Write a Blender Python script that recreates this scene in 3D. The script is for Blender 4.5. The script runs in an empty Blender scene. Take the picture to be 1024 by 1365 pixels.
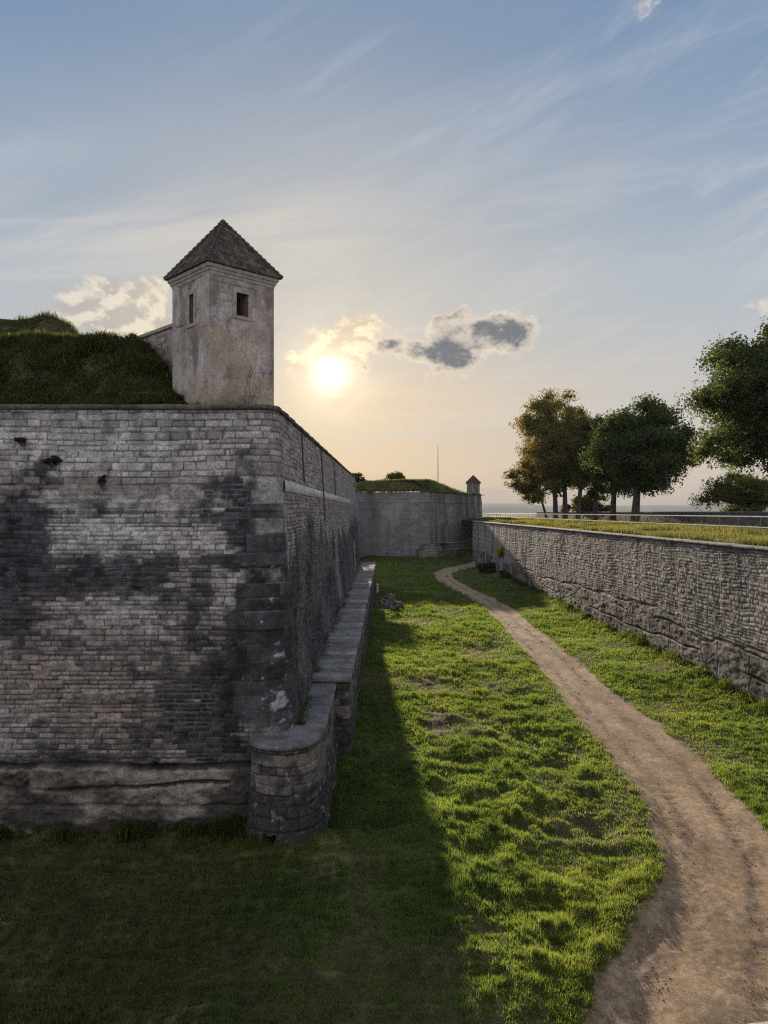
import bpy, math, random
import numpy as np
from mathutils import Vector

R = math.radians
scene = bpy.context.scene
COL = scene.collection

# ------------------------------------------------------------------ camera
cam_d = bpy.data.cameras.new("camera")
cam = bpy.data.objects.new("camera", cam_d)
COL.objects.link(cam)
cam.location = (0, 0, 0)
cam.rotation_euler = (R(90), 0, 0)
cam_d.sensor_fit = 'VERTICAL'
cam_d.sensor_height = 36.0
cam_d.lens = 36.0 * 1000.0 / 1365.0
cam_d.clip_start = 0.05
cam_d.clip_end = 60000
scene.camera = cam

# ------------------------------------------------------------------ light
SUN_AZ, SUN_EL = -4.1, 10.4
SUN_DIR = Vector((math.sin(R(SUN_AZ)) * math.cos(R(SUN_EL)), math.cos(R(SUN_AZ)) * math.cos(R(SUN_EL)), math.sin(R(SUN_EL))))
sl = bpy.data.lights.new("sun", 'SUN')
sl.energy = 5.0
sl.angle = R(0.5)
sl.color = (1.0, 0.83, 0.60)
sun = bpy.data.objects.new("sun", sl)
COL.objects.link(sun)
sun.rotation_euler = (-SUN_DIR).to_track_quat('-Z', 'Y').to_euler()
sun.location = SUN_DIR * 300

scene.view_settings.view_transform = 'Standard'
scene.view_settings.look = 'None'
scene.view_settings.exposure = 0.7
scene.view_settings.gamma = 1.0
scene.view_settings.use_curve_mapping = False
scene.render.engine = 'CYCLES'
scene.cycles.use_denoising = False
scene.cycles.pixel_filter_type = 'BLACKMAN_HARRIS'
scene.cycles.filter_width = 1.2
scene.cycles.max_bounces = 6
scene.cycles.transparent_max_bounces = 8
scene.cycles.sample_clamp_indirect = 6


# ------------------------------------------------------------------ node helpers
class S:
    """a shader socket with arithmetic"""
    def __init__(self, nt, sock):
        self.nt, self.s = nt, sock

    def _m(self, op, *others):
        n = self.nt.nodes.new('ShaderNodeMath')
        n.operation = op
        for i, o in enumerate((self,) + others):
            if isinstance(o, S):
                self.nt.links.new(o.s, n.inputs[i])
            else:
                n.inputs[i].default_value = float(o)
        return S(self.nt, n.outputs[0])

    def __add__(self, o): return self._m('ADD', o)
    __radd__ = __add__
    def __sub__(self, o): return self._m('SUBTRACT', o)
    def __rsub__(self, o): return (self * -1.0) + o
    def __mul__(self, o): return self._m('MULTIPLY', o)
    __rmul__ = __mul__
    def __truediv__(self, o): return self._m('DIVIDE', o)
    def pow(self, o): return self._m('POWER', o)
    def max(self, o): return self._m('MAXIMUM', o)
    def min(self, o): return self._m('MINIMUM', o)
    def exp(self): return self._m('EXPONENT')
    def abs(self): return self._m('ABSOLUTE')

    def smooth(self, a, b, lo=0.0, hi=1.0):
        n = self.nt.nodes.new('ShaderNodeMapRange')
        n.interpolation_type = 'SMOOTHSTEP'
        self.nt.links.new(self.s, n.inputs['Value'])
        n.inputs['From Min'].default_value = a
        n.inputs['From Max'].default_value = b
        n.inputs['To Min'].default_value = lo
        n.inputs['To Max'].default_value = hi
        return S(self.nt, n.outputs[0])


def sockval(nt, inp, v):
    if isinstance(v, S):
        nt.links.new(v.s, inp)
    elif isinstance(v, (tuple, list)):
        inp.default_value = tuple(v) + ((1.0,) if len(v) == 3 and len(inp.default_value) == 4 else ())
    else:
        inp.default_value = v


def mix(nt, f, a, b, mode='MIX'):
    n = nt.nodes.new('ShaderNodeMix')
    n.data_type = 'RGBA'
    n.blend_type = mode
    sockval(nt, n.inputs[0], f)
    sockval(nt, n.inputs[6], a)
    sockval(nt, n.inputs[7], b)
    return S(nt, n.outputs[2])


def combine(nt, x, y, z):
    n = nt.nodes.new('ShaderNodeCombineXYZ')
    for i, v in enumerate((x, y, z)):
        sockval(nt, n.inputs[i], v)
    return S(nt, n.outputs[0])


def noise(nt, vec, scale, detail=4.0, rough=0.5, dist=0.0, out=0):
    n = nt.nodes.new('ShaderNodeTexNoise')
    if vec is not None:
        nt.links.new(vec.s, n.inputs['Vector'])
    n.inputs['Scale'].default_value = scale
    n.inputs['Detail'].default_value = detail
    n.inputs['Roughness'].default_value = rough
    n.inputs['Distortion'].default_value = dist
    return S(nt, n.outputs[out])


# ------------------------------------------------------------------ world sky
def px_dir(px, py):
    """azimuth / elevation (degrees) of a spot in the sky"""
    x, z = (px - 512) / 1000.0, (682.5 - py) / 1000.0
    return math.degrees(math.atan2(x, 1)), math.degrees(math.atan2(z, math.hypot(x, 1)))


def build_world():
    w = bpy.data.worlds.new("World")
    scene.world = w
    w.use_nodes = True
    nt = w.node_tree
    nt.nodes.clear()
    out = nt.nodes.new('ShaderNodeOutputWorld')
    bg = nt.nodes.new('ShaderNodeBackground')
    nt.links.new(bg.outputs[0], out.inputs[0])
    tc = nt.nodes.new('ShaderNodeTexCoord')
    sep = nt.nodes.new('ShaderNodeSeparateXYZ')
    nt.links.new(tc.outputs['Generated'], sep.inputs[0])
    dx, dy, dz = (S(nt, sep.outputs[i]) for i in range(3))
    D = S(nt, tc.outputs['Generated'])
    sky = nt.nodes.new('ShaderNodeTexSky')
    sky.sky_type = 'NISHITA'
    sky.sun_disc = False
    sky.sun_elevation = R(SUN_EL)
    sky.sun_rotation = R(SUN_AZ)
    sky.altitude = 400
    sky.air_density = 1.0
    sky.dust_density = 1.2
    sky.ozone_density = 1.5
    base = S(nt, sky.outputs[0])
    az = dx._m('ARCTAN2', dy) * (180 / math.pi)
    el = dz._m('ARCSINE') * (180 / math.pi)
    # angle from the sun
    dot = dx * SUN_DIR.x + dy * SUN_DIR.y + dz * SUN_DIR.z
    ang = dot.min(1.0)._m('ARCCOSINE') * (180 / math.pi)
    K = 10.0        # 1 / background strength
    def c(r, g, b): return (r * K, g * K, b * K)

    # thin high veil: pale blue overhead, peach near the horizon under the sun
    rp = nt.nodes.new('ShaderNodeValToRGB')
    rp.color_ramp.interpolation = 'EASE'
    el_e = rp.color_ramp.elements
    for i, (pos, colr) in enumerate(((0.0, c(.42, .35, .27)), (.24, c(.352, .345, .335)), (.44, c(.268, .308, .350)), (.64, c(.175, .232, .315)), (.92, c(.102, .168, .272)))):
        e_ = el_e[i] if i < 2 else el_e.new(pos)
        e_.position = pos
        e_.color = tuple(q / K for q in colr) + (1,)
    nt.links.new((el * (1 / 36.0)).s, rp.inputs[0])
    veil = mix(nt, 1.0, S(nt, rp.outputs[0]), (K, K, K), 'MULTIPLY')
    t2 = (ang * ang * (-1.0 / (2 * 13.0 ** 2))).exp()
    low = (el * -1.0 + 16.0).smooth(0.0, 16.0)
    warm = mix(nt, low, c(.35, .325, .285), c(.425, .305, .178))
    veil = mix(nt, t2 * 0.85, veil, warm)
    # half opposite the sun: unseen bright cloud added to fill the shaded walls
    back = ang.smooth(60.0, 120.0)
    bn = noise(nt, D, 2.2, 5.0, 0.55).smooth(0.35, 0.65)
    veil = mix(nt, back, veil, mix(nt, bn, c(.305, .335, .43), c(.64, .61, .62)))
    col = mix(nt, 1.0 - (1.0 - back) * 0.03, base, veil)
    # cirrus streaks on a high plane
    inv = dz.max(0.02) + 0.12
    cx, cy = dx / inv, dy / inv
    rot = R(-24)
    u = cx * math.cos(rot) + cy * math.sin(rot)
    v = cy * math.cos(rot) - cx * math.sin(rot)
    n1 = noise(nt, combine(nt, u * 0.55, v * 2.6, 3.7), 1.0, 8.0, 0.62, 0.6)
    n2 = noise(nt, combine(nt, u * 0.4, v * 0.5, 9.1), 1.3, 3.0, 0.5)
    cir = n1.smooth(0.46, 0.70) * n2.smooth(0.34, 0.62) * el.smooth(1.0, 9.0)
    cirrus_col = mix(nt, t2, mix(nt, el.smooth(12.0, 34.0), c(.33, .345, .375), c(.205, .255, .34)), c(.50, .44, .35))
    col = mix(nt, cir * 0.95 * (1.0 - back), col, cirrus_col)
    # a broad fan of wisps in the upper middle and right
    wu = az * math.cos(R(24)) + el * math.sin(R(24))
    wv = el * math.cos(R(24)) - az * math.sin(R(24))
    w1 = noise(nt, combine(nt, wu * 0.045, wv * 0.30, 4.2), 1.0, 9.0, 0.66, 1.6)
    w2 = noise(nt, combine(nt, wu * 0.06, wv * 0.10, 8.8), 1.0, 3.0, 0.5)
    wm = w1.smooth(0.45, 0.72) * w2.smooth(0.34, 0.58) * az.smooth(-22.0, 6.0) * el.smooth(5.0, 13.0) * el.smooth(29.0, 37.0, 1.0, 0.0) * (1.0 - back)
    col = mix(nt, wm * 0.62, col, mix(nt, el.smooth(10.0, 30.0), c(.43, .405, .38), c(.285, .32, .375)))
    n3 = noise(nt, combine(nt, az * 0.035, el * 0.42, 1.3), 1.0, 6.0, 0.6, 0.4)
    band = n3.smooth(0.48, 0.75) * (el * -1.0 + 22.0).smooth(0.0, 14.0) * el.smooth(-1.0, 3.0)
    col = mix(nt, band * 0.45, col, mix(nt, t2, c(.40, .37, .35), c(.60, .45, .28)))
    # low bluish bank along the horizon on the right
    bank = (el * -1.0 + 3.4).smooth(0.0, 2.6) * el.smooth(0.5, 1.6) * noise(nt, combine(nt, az * 0.11, el * 0.5, 7.0), 1.0, 6.0, 0.6).smooth(0.38, 0.6)
    col = mix(nt, bank * 0.55, col, c(.285, .265, .285))

    fn_a = noise(nt, combine(nt, az * 0.36, el * 0.50, 0.0), 1.0, 9.0, 0.62, 0.3)
    fn_b = noise(nt, combine(nt, az * 0.36 + 0.10, el * 0.50 - 0.30, 0.0), 1.0, 9.0, 0.62, 0.3)

    wn = nt.nodes.new('ShaderNodeTexNoise')
    nt.links.new(combine(nt, az * 0.30, el * 0.42, 5.0).s, wn.inputs['Vector'])
    wn.inputs['Scale'].default_value = 1.0
    wn.inputs['Detail'].default_value = 6.0
    wn.inputs['Roughness'].default_value = 0.62
    wsep = nt.nodes.new('ShaderNodeSeparateColor')
    nt.links.new(wn.outputs['Color'], wsep.inputs[0])
    waz = az + (S(nt, wsep.outputs[0]) - 0.5) * 5.5
    wel = el + (S(nt, wsep.outputs[1]) - 0.5) * 4.0

    def gauss(spots):
        tot = None
        for (px, py, rx, ry, amp) in spots:
            a, e = px_dir(px, py)
            qa = (waz - a) * (1.0 / (rx * 0.0573))
            qe = (wel - e) * (1.0 / (ry * 0.0573))
            g = ((qa * qa + qe * qe) * -0.5).exp() * amp
            tot = g if tot is None else tot + g
        return tot
    # pale cumulus: left of the tower, by the sun, two at the right margin
    pale = gauss([(105, 400, 26, 20, 0.62), (150, 412, 36, 26, 0.72), (205, 410, 26, 30, 0.66), (190, 450, 70, 18, 0.4), (425, 455, 26, 16, .6), (470, 440, 26, 22, .5), (400, 480, 18, 10, .45),
                  (545, 425, 60, 22, .34), (630, 480, 60, 22, .34), (480, 470, 40, 20, .34), (380, 500, 30, 8, .3), (1018, 412, 24, 16, .6), (960, 450, 40, 8, .35), (858, 4, 18, 9, .62)])
    pm = (pale + (fn_a - 0.5) * 1.25).smooth(0.38, 0.70) * pale.smooth(0.04, 0.22)
    shade = (fn_a - fn_b).smooth(-0.07, 0.09)
    pcol = mix(nt, t2 * 0.9, mix(nt, shade, c(.25, .255, .285), c(.43, .42, .385)), mix(nt, shade, c(.46, .37, .25), c(.70, .58, .38)))
    col = mix(nt, pm * 0.85, col, pcol)
    # grey hearted clouds right of the sun, their rims lit
    dark = gauss([(515, 464, 20, 10, 0.95), (486, 488, 9, 5, .7), (402, 490, 8, 5, .6), (603, 474, 27, 17, 1.15), (590, 452, 22, 14, .75), (598, 426, 16, 6, 0.75),
                  (648, 440, 16, 10, .6), (680, 434, 22, 14, 0.95), (562, 468, 12, 9, .35), (690, 452, 20, 14, .5)])
    fine = noise(nt, combine(nt, az * 1.1, el * 1.5, 2.0), 1.0, 6.0, 0.65, 0.4)
    dn = dark + (fn_a - 0.5) * 1.35 + (fine - 0.5) * 0.75
    dm = dark.smooth(0.03, 0.20)
    rim = dn.smooth(0.14, 0.66) * dm
    core = dn.smooth(0.40, 1.10) * dm
    rim_col = mix(nt, t2, c(.40, .365, .33), c(.56, .45, .32))
    col = mix(nt, rim * 0.60, col, rim_col)
    col = mix(nt, core * 0.92, col, mix(nt, (dn + (fine - 0.5) * 0.8).smooth(.5, 1.25), c(.25, .235, .23), c(.085, .098, .118)))
    lit = dm * dn.smooth(0.24, 0.42) * dn.smooth(0.44, 0.66, 1.0, 0.0) * (fn_a - fn_b).smooth(-0.05, 0.10)
    col = mix(nt, lit * 0.35, col, c(.60, .52, .42))
    # a contrail at the left
    a0, e0 = px_dir(0, 296)
    a1, e1 = px_dir(245, 287)
    k = (e1 - e0) / (a1 - a0)
    line = (el - (az - a0) * k - e0 + (fn_a - 0.5) * 0.4) * (1 / 0.16)
    lm = (line * line * -0.5).exp() * (az * -1.0 + (a1 + 1.5)).smooth(0.0, 5.0) * az.smooth(-40.0, -24.0)
    col = mix(nt, lm * 0.42, col, c(.36, .35, .37))
    # aureole of the sun behind thin cloud
    ang = ang + (fn_a - 0.5) * 1.3 + (fine - 0.5) * 0.7
    g1 = (ang * ang * (-1.0 / (2 * 0.70 ** 2))).exp() * 6.5
    g2 = (ang * ang * (-1.0 / (2 * 1.9 ** 2))).exp() * 2.0
    g3 = (ang.max(0.0) * (-1.0 / 4.2)).exp() * 1.7
    glow = mix(nt, 1.0, combine(nt, g1, g1 * 0.95, g1 * 0.82), combine(nt, g2, g2 * 0.84, g2 * 0.55), 'ADD')
    glow = mix(nt, 1.0, glow, combine(nt, g3, g3 * 0.78, g3 * 0.45), 'ADD')
    vis = (rim * -0.25 + core * -0.5 + 1.0) * (fn_a - 0.5).smooth(-0.22, 0.22, 0.55, 1.45)
    col = mix(nt, 1.0, col, mix(nt, vis, (0, 0, 0), glow), 'ADD')
    nt.links.new(col.s, bg.inputs[0])
    bg.inputs[1].default_value = 1.0 / K


build_world()


# ------------------------------------------------------------------ numpy noise
def _hash(ix, iy, seed):
    h = (ix.astype(np.int64) * 374761393 + iy.astype(np.int64) * 668265263 + int(seed) * 974634197) & 0xFFFFFFFF
    h = ((h ^ (h >> 13)) * 1274126177) & 0xFFFFFFFF
    h = ((h ^ (h >> 16)) * 2246822519) & 0xFFFFFFFF
    h = h ^ (h >> 15)
    return (h & 0xFFFFFF) / float(0x1000000)


def vn(x, y, seed=0):
    ix, iy = np.floor(x), np.floor(y)
    fx, fy = x - ix, y - iy
    fx = fx * fx * fx * (fx * (fx * 6 - 15) + 10)
    fy = fy * fy * fy * (fy * (fy * 6 - 15) + 10)
    a = _hash(ix, iy, seed); b = _hash(ix + 1, iy, seed)
    c_ = _hash(ix, iy + 1, seed); d = _hash(ix + 1, iy + 1, seed)
    return (a + (b - a) * fx) * (1 - fy) + (c_ + (d - c_) * fx) * fy


def fbm(x, y, seed=0, oct=5, gain=0.5):
    x, y = np.broadcast_arrays(np.asarray(x, float), np.asarray(y, float))
    tot = np.zeros_like(x); amp = 1.0; nrm = 0.0
    for o in range(oct):
        tot += amp * vn(x * 2 ** o + o * 17.3, y * 2 ** o - o * 9.1, seed + o * 7)
        nrm += amp
        amp *= gain
    return tot / nrm


def sst(x, a, b):
    t = np.clip((x - a) / (b - a), 0, 1)
    return t * t * (3 - 2 * t)


def worley(x, y, seed=0):
    ix, iy = np.floor(x), np.floor(y)
    f1 = np.full(x.shape, 9.0); f2 = np.full(x.shape, 9.0); idv = np.zeros(x.shape)
    for ox in (-1, 0, 1):
        for oy in (-1, 0, 1):
            cx, cy = ix + ox, iy + oy
            px = cx + 0.1 + 0.8 * _hash(cx, cy, seed)
            py = cy + 0.1 + 0.8 * _hash(cx, cy, seed + 1)
            d = np.hypot(px - x, py - y)
            h = _hash(cx, cy, seed + 2)
            near = d < f1
            f2 = np.where(near, f1, np.minimum(f2, d))
            idv = np.where(near, h, idv)
            f1 = np.where(near, d, f1)
    return f1, f2, idv


def lerp3(a, b, t):
    return np.asarray(a) + (np.asarray(b) - np.asarray(a)) * np.asarray(t)[..., None]


# ------------------------------------------------------------------ object helpers
def link_mesh(name, me, mat=None, parent=None):
    o = bpy.data.objects.new(name, me)
    COL.objects.link(o)
    if mat is not None:
        me.materials.append(mat)
    if parent is not None:
        o.parent = parent
        o.location = -Vector(parent.location)      # geometry is written in world coordinates
    return o


def np_mesh(name, verts, faces, mat=None, parent=None, cols=None, smooth=False):
    """verts (N,3); faces (M,k) with k = 3 or 4; cols (N,3) point colours"""
    verts = np.ascontiguousarray(verts, dtype=np.float32)
    faces = np.ascontiguousarray(faces, dtype=np.int32)
    me = bpy.data.meshes.new(name)
    me.vertices.add(len(verts))
    me.vertices.foreach_set('co', verts.ravel())
    m, k = faces.shape
    me.loops.add(m * k)
    me.loops.foreach_set('vertex_index', faces.ravel())
    me.polygons.add(m)
    me.polygons.foreach_set('loop_start', np.arange(0, m * k, k, dtype=np.int32))
    if smooth:
        me.polygons.foreach_set('use_smooth', np.ones(m, dtype=bool))
    me.update(calc_edges=True)
    if cols is not None:
        a = me.color_attributes.new('col', 'FLOAT_COLOR', 'POINT')
        c4 = np.ones((len(verts), 4), dtype=np.float32)
        c4[:, :3] = cols
        a.data.foreach_set('color', c4.ravel())
    return link_mesh(name, me, mat, parent)


def grid_faces(nu, nv, flip=False):
    i = np.arange(nu - 1)[:, None]; j = np.arange(nv - 1)[None, :]
    a = i * nv + j
    f = np.stack([a, a + nv, a + nv + 1, a + 1], -1).reshape(-1, 4)
    return f[:, ::-1] if flip else f


class MB:
    """collects simple shapes into one mesh"""
    def __init__(self):
        self.v, self.f = [], []

    def add(self, vs, fs):
        b = len(self.v)
        self.v += [tuple(p) for p in vs]
        self.f += [tuple(b + i for i in f) for f in fs]

    def box(self, lo, hi, jit=0.0, rng=random):
        x0, y0, z0 = lo; x1, y1, z1 = hi
        vs = [(x, y, z) for x in (x0, x1) for y in (y0, y1) for z in (z0, z1)]
        if jit:
            vs = [tuple(q + rng.uniform(-jit, jit) for q in p) for p in vs]
        self.add(vs, [(0, 1, 3, 2), (4, 6, 7, 5), (0, 4, 5, 1), (2, 3, 7, 6), (0, 2, 6, 4), (1, 5, 7, 3)])

    def tube(self, pts, rad, n=8):
        pts = [Vector(p) for p in pts]
        base = len(self.v)
        for i, p in enumerate(pts):
            d = (pts[min(i + 1, len(pts) - 1)] - pts[max(i - 1, 0)]).normalized()
            a = d.cross(Vector((0.31, 0.95, 0.05)) if abs(d.y) < .9 else Vector((1, 0, 0))).normalized()
            b = d.cross(a)
            r = rad[i] if isinstance(rad, (list, tuple)) else rad
            for k in range(n):
                t = 2 * math.pi * k / n
                self.v.append(tuple(p + (a * math.cos(t) + b * math.sin(t)) * r))
        for i in range(len(pts) - 1):
            for k in range(n):
                self.f.append((base + i * n + k, base + i * n + (k + 1) % n, base + (i + 1) * n + (k + 1) % n, base + (i + 1) * n + k))
        self.f.append(tuple(base + k for k in range(n))[::-1])
        self.f.append(tuple(base + (len(pts) - 1) * n + k for k in range(n)))

    def build(self, name, mat, parent=None, bevel=0.0, smooth=False):
        me = bpy.data.meshes.new(name)
        me.from_pydata(self.v, [], self.f)
        me.update()
        if smooth:
            me.polygons.foreach_set('use_smooth', [True] * len(me.polygons))
        o = link_mesh(name, me, mat, parent)
        if bevel:
            b = o.modifiers.new('bevel', 'BEVEL')
            b.width = bevel; b.segments = 2; b.limit_method = 'ANGLE'
        return o


def tag(o, label=None, cat=None, group=None, kind=None):
    if label: o['label'] = label
    if cat: o['category'] = cat
    if group: o['group'] = group
    if kind: o['kind'] = kind
    return o


def empty(name, loc, label, cat, group=None):
    o = bpy.data.objects.new(name, None)
    o.empty_display_size = 0.3
    COL.objects.link(o)
    o.location = loc
    return tag(o, label, cat, group)


# ------------------------------------------------------------------ materials
def new_mat(name):
    m = bpy.data.materials.new(name)
    m.use_nodes = True
    nt = m.node_tree
    b = nt.nodes['Principled BSDF']
    b.inputs['Specular IOR Level'].default_value = 0.25
    return m, nt, b


def mat_attr(name, rough=0.9, fine=18.0, contrast=0.35, bump=0.02, bscale=30.0, spec=0.25):
    """vertex colour 'col' broken up by fine noise, with bump"""
    m, nt, b = new_mat(name)
    at = nt.nodes.new('ShaderNodeAttribute'); at.attribute_name = 'col'
    tc = nt.nodes.new('ShaderNodeTexCoord')
    P = S(nt, tc.outputs['Object'])
    n = noise(nt, P, fine, 6.0, 0.65)
    n2 = noise(nt, P, fine * 0.21, 4.0, 0.6)
    f = n.smooth(0.25, 0.75, 1 - contrast, 1 + contrast) * n2.smooth(0.3, 0.7, 1 - contrast * .6, 1 + contrast * .6)
    col = mix(nt, 1.0, S(nt, at.outputs['Color']), combine(nt, f, f, f), 'MULTIPLY')
    nt.links.new(col.s, b.inputs['Base Color'])
    b.inputs['Roughness'].default_value = rough
    b.inputs['Specular IOR Level'].default_value = spec
    if bump:
        bn = nt.nodes.new('ShaderNodeBump')
        bn.inputs['Distance'].default_value = bump
        bn.inputs['Strength'].default_value = 1.0
        h = noise(nt, P, bscale, 6.0, 0.7)
        nt.links.new(h.s, bn.inputs['Height'])
        nt.links.new(bn.outputs[0], b.inputs['Normal'])
    return m


def mat_plain(name, c1, c2, scale=6.0, rough=0.85, bump=0.01, metallic=0.0, stretch=(1, 1, 1)):
    m, nt, b = new_mat(name)
    tc = nt.nodes.new('ShaderNodeTexCoord')
    mp = nt.nodes.new('ShaderNodeMapping')
    mp.inputs['Scale'].default_value = stretch
    nt.links.new(tc.outputs['Object'], mp.inputs[0])
    P = S(nt, mp.outputs[0])
    n = noise(nt, P, scale, 8.0, 0.65, 0.3)
    col = mix(nt, n.smooth(0.32, 0.68), c1, c2)
    nt.links.new(col.s, b.inputs['Base Color'])
    b.inputs['Roughness'].default_value = rough
    b.inputs['Metallic'].default_value = metallic
    if bump:
        bn = nt.nodes.new('ShaderNodeBump')
        bn.inputs['Distance'].default_value = bump
        nt.links.new(noise(nt, P, scale * 4, 6.0, 0.7).s, bn.inputs['Height'])
        nt.links.new(bn.outputs[0], b.inputs['Normal'])
    return m


def mat_leaf(name, trans=0.45, rough=0.7, tint=(1.25, 1.15, 0.55)):
    m, nt, b = new_mat(name)
    at = nt.nodes.new('ShaderNodeAttribute'); at.attribute_name = 'col'
    nt.links.new(at.outputs['Color'], b.inputs['Base Color'])
    b.inputs['Roughness'].default_value = rough
    b.inputs['Specular IOR Level'].default_value = 0.15
    tr = nt.nodes.new('ShaderNodeBsdfTranslucent')
    tcol = mix(nt, 1.0, S(nt, at.outputs['Color']), tint, 'MULTIPLY')
    nt.links.new(tcol.s, tr.inputs['Color'])
    ms = nt.nodes.new('ShaderNodeMixShader')
    ms.inputs[0].default_value = trans
    nt.links.new(b.outputs[0], ms.inputs[1])
    nt.links.new(tr.outputs[0], ms.inputs[2])
    nt.links.new(ms.outputs[0], nt.nodes['Material Output'].inputs['Surface'])
    return m


M_STONE = mat_attr('weathered_masonry', 0.92, 24.0, 0.48, 0.018, 34.0)
M_RUBBLE = mat_attr('rubble_masonry', 0.92, 14.0, 0.35, 0.012, 30.0)
M_GROUND = mat_attr('turf_soil', 0.95, 7.0, 0.4, 0.03, 16.0, 0.1)
M_TRACK = mat_attr('compacted_gravel', 0.93, 34.0, 0.42, 0.03, 55.0, 0.15)
M_GRASS = mat_leaf('grass_blades', 0.66, 0.6, (1.95, 2.05, 0.9))
M_LEAF = mat_leaf('leaves', 0.5, 0.7, (1.7, 1.5, .7))
M_BARK = mat_plain('bark', (.035, .028, .022), (.09, .075, .06), 5.0, 0.95, 0.05, 0, (1, 1, .3))
M_PLASTER = mat_attr('worn_render', 0.9, 12.0, 0.28, 0.01, 40.0)
M_TILE = mat_attr('roof_tiles', 0.88, 14.0, 0.35, 0.01, 40.0)
M_SLAB = mat_attr('stone_slabs', 0.9, 13.0, 0.35, 0.015, 30.0)
M_DARK = mat_plain('dark_interior', (.015, .012, .012), (.03, .025, .025), 4.0)
M_WHITEPAINT = mat_plain('painted_rail', (.42, .41, .40), (.62, .61, .60), 3.0, 0.45, 0.002)
M_STEEL = mat_plain('weathered_steel', (.16, .16, .16), (.28, .27, .26), 6.0, 0.5, 0.002, 0.4)
M_IRON = mat_plain('dark_metal', (.05, .05, .055), (.10, .095, .09), 6.0, 0.55, 0.002, 0.3)
M_WOOD = mat_plain('bare_wood', (.40, .34, .27), (.58, .52, .43), 5.0, 0.8, 0.004, 0, (1, 6, 1))
M_HILL = mat_plain('wooded_hills', (.035, .05, .03), (.09, .10, .05), 0.004, 0.95, 0)
M_VALLEY = mat_plain('valley_fields', (.07, .10, .04), (.16, .16, .08), 0.003, 0.95, 0)

FLOOR = -8.5
TERR = -1.62

# ------------------------------------------------------------------ ground shape
_yl = [2, 12.5, 14.0, 16.5, 19, 22.3, 33, 46, 69.7, 83, 95, 103.7, 110, 115, 127, 140]
_xl = [1.2, 2.95, 4.25, 6.05, 7.0, 7.7, 8.2, 8.6, 8.9, 7.3, 6.5, 6.9, 8.2, 10.1, 15.6, 19]
_yr = [2, 12.5, 16, 19.7, 23.8, 28.1, 35.1, 48.6, 66.9, 75, 83.3, 95, 103.7, 110, 118, 125]
_xr = [5.5, 7.9, 9.2, 10.1, 10.7, 10.95, 10.9, 11.1, 11.2, 10.6, 9.6, 8.8, 9.4, 11.3, 15.6, 19]


def track_edges(y):
    def sm(y, a, b):
        return (np.interp(y - 0.6, a, b) + np.interp(y, a, b) + np.interp(y + 0.6, a, b) + np.interp(y - 1.2, a, b) + np.interp(y + 1.2, a, b)) / 5
    return sm(y, _yl, _xl), sm(y, _yr, _xr)


def track_in(x, y):
    """signed: > 0 inside the track (metres to the nearest edge)"""
    a, b = track_edges(y)
    e = (fbm(x * .9, y * .9, 51, 4) - .5) * 0.40
    return np.minimum(x - a, b - x) + e + .08


def ground_z(x, y):
    x, y = np.broadcast_arrays(np.asarray(x, float), np.asarray(y, float))
    wx = x + 1.2 * (fbm(x * .3, y * .3, 5, 2) - .5)
    wy = y + 1.2 * (fbm(x * .3 + 9, y * .3, 6, 2) - .5)
    big = (fbm(wx * .16, wy * .13, 1, 3) - .5) * 0.50
    tus = (np.abs(fbm(wx * .8, wy * .75, 2, 3) - .5) * -0.40 + .04) * (1 - .45 * sst(y, 24, 38))
    tus2 = sst(fbm(wx * 1.6, wy * 1.5, 3, 3), .40, .72) * 0.12 * (1 - .35 * sst(y, 24, 38))
    tin = track_in(x, y)
    rough = sst(-tin, 0.1, 1.4)
    lane = sst(x, 10.5, 12.5)                       # strip along the counterscarp is smoother
    h = FLOOR + 0.05 + rough * (big + (tus + tus2) * (1 - .55 * lane)) * (1.0 - .45 * sst(y, 45, 110))
    h = h + 0.06 * (fbm(x * .5, y * .5, 8, 2) - .5)
    bank = np.exp(-((tin + .55) / .5) ** 2) * .05 * (x < track_edges(y)[0] + 1.0)   # raised turf edge by the inner bend
    h = h + bank
    h = h - 0.16 * sst(tin, -.3, .5)
    h = h + 0.5 * sst(x, 13.2, 16.3) ** 2 + 0.35 * sst(-x, -2.6, 1.0) * (y > 18) * 0.4
    # ruts in the bank by the near bend
    return h


def green_amount(x, y):
    """how lush the turf is, 0 bare .. 1 thick"""
    g = sst(fbm(x * .35, y * .30, 21, 4), .30, .60)
    g2 = sst(fbm(x * 1.3, y * 1.1, 22, 3), .22, .55)
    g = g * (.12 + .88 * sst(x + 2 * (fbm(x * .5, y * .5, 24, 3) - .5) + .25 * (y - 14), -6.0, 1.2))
    worn = np.exp(-((x - (1.3 + .02 * y + .5 * (fbm(y * .2, y * 0, 23, 2) - .5) * 2)) / .55) ** 2) * sst(y, 17, 24) * (1 - sst(y, 60, 75))
    worn2 = np.exp(-((x - (4.6 + .015 * y)) / .9) ** 2) * sst(y, 16, 22) * (1 - sst(y, 50, 70)) * .6
    return np.clip(.30 + .78 * g * (0.4 + .6 * g2) - worn * .50 * (0.4 + g2 * .6) - worn2 * .35 * (1 - .5 * g2), 0.03, 1)


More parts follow.
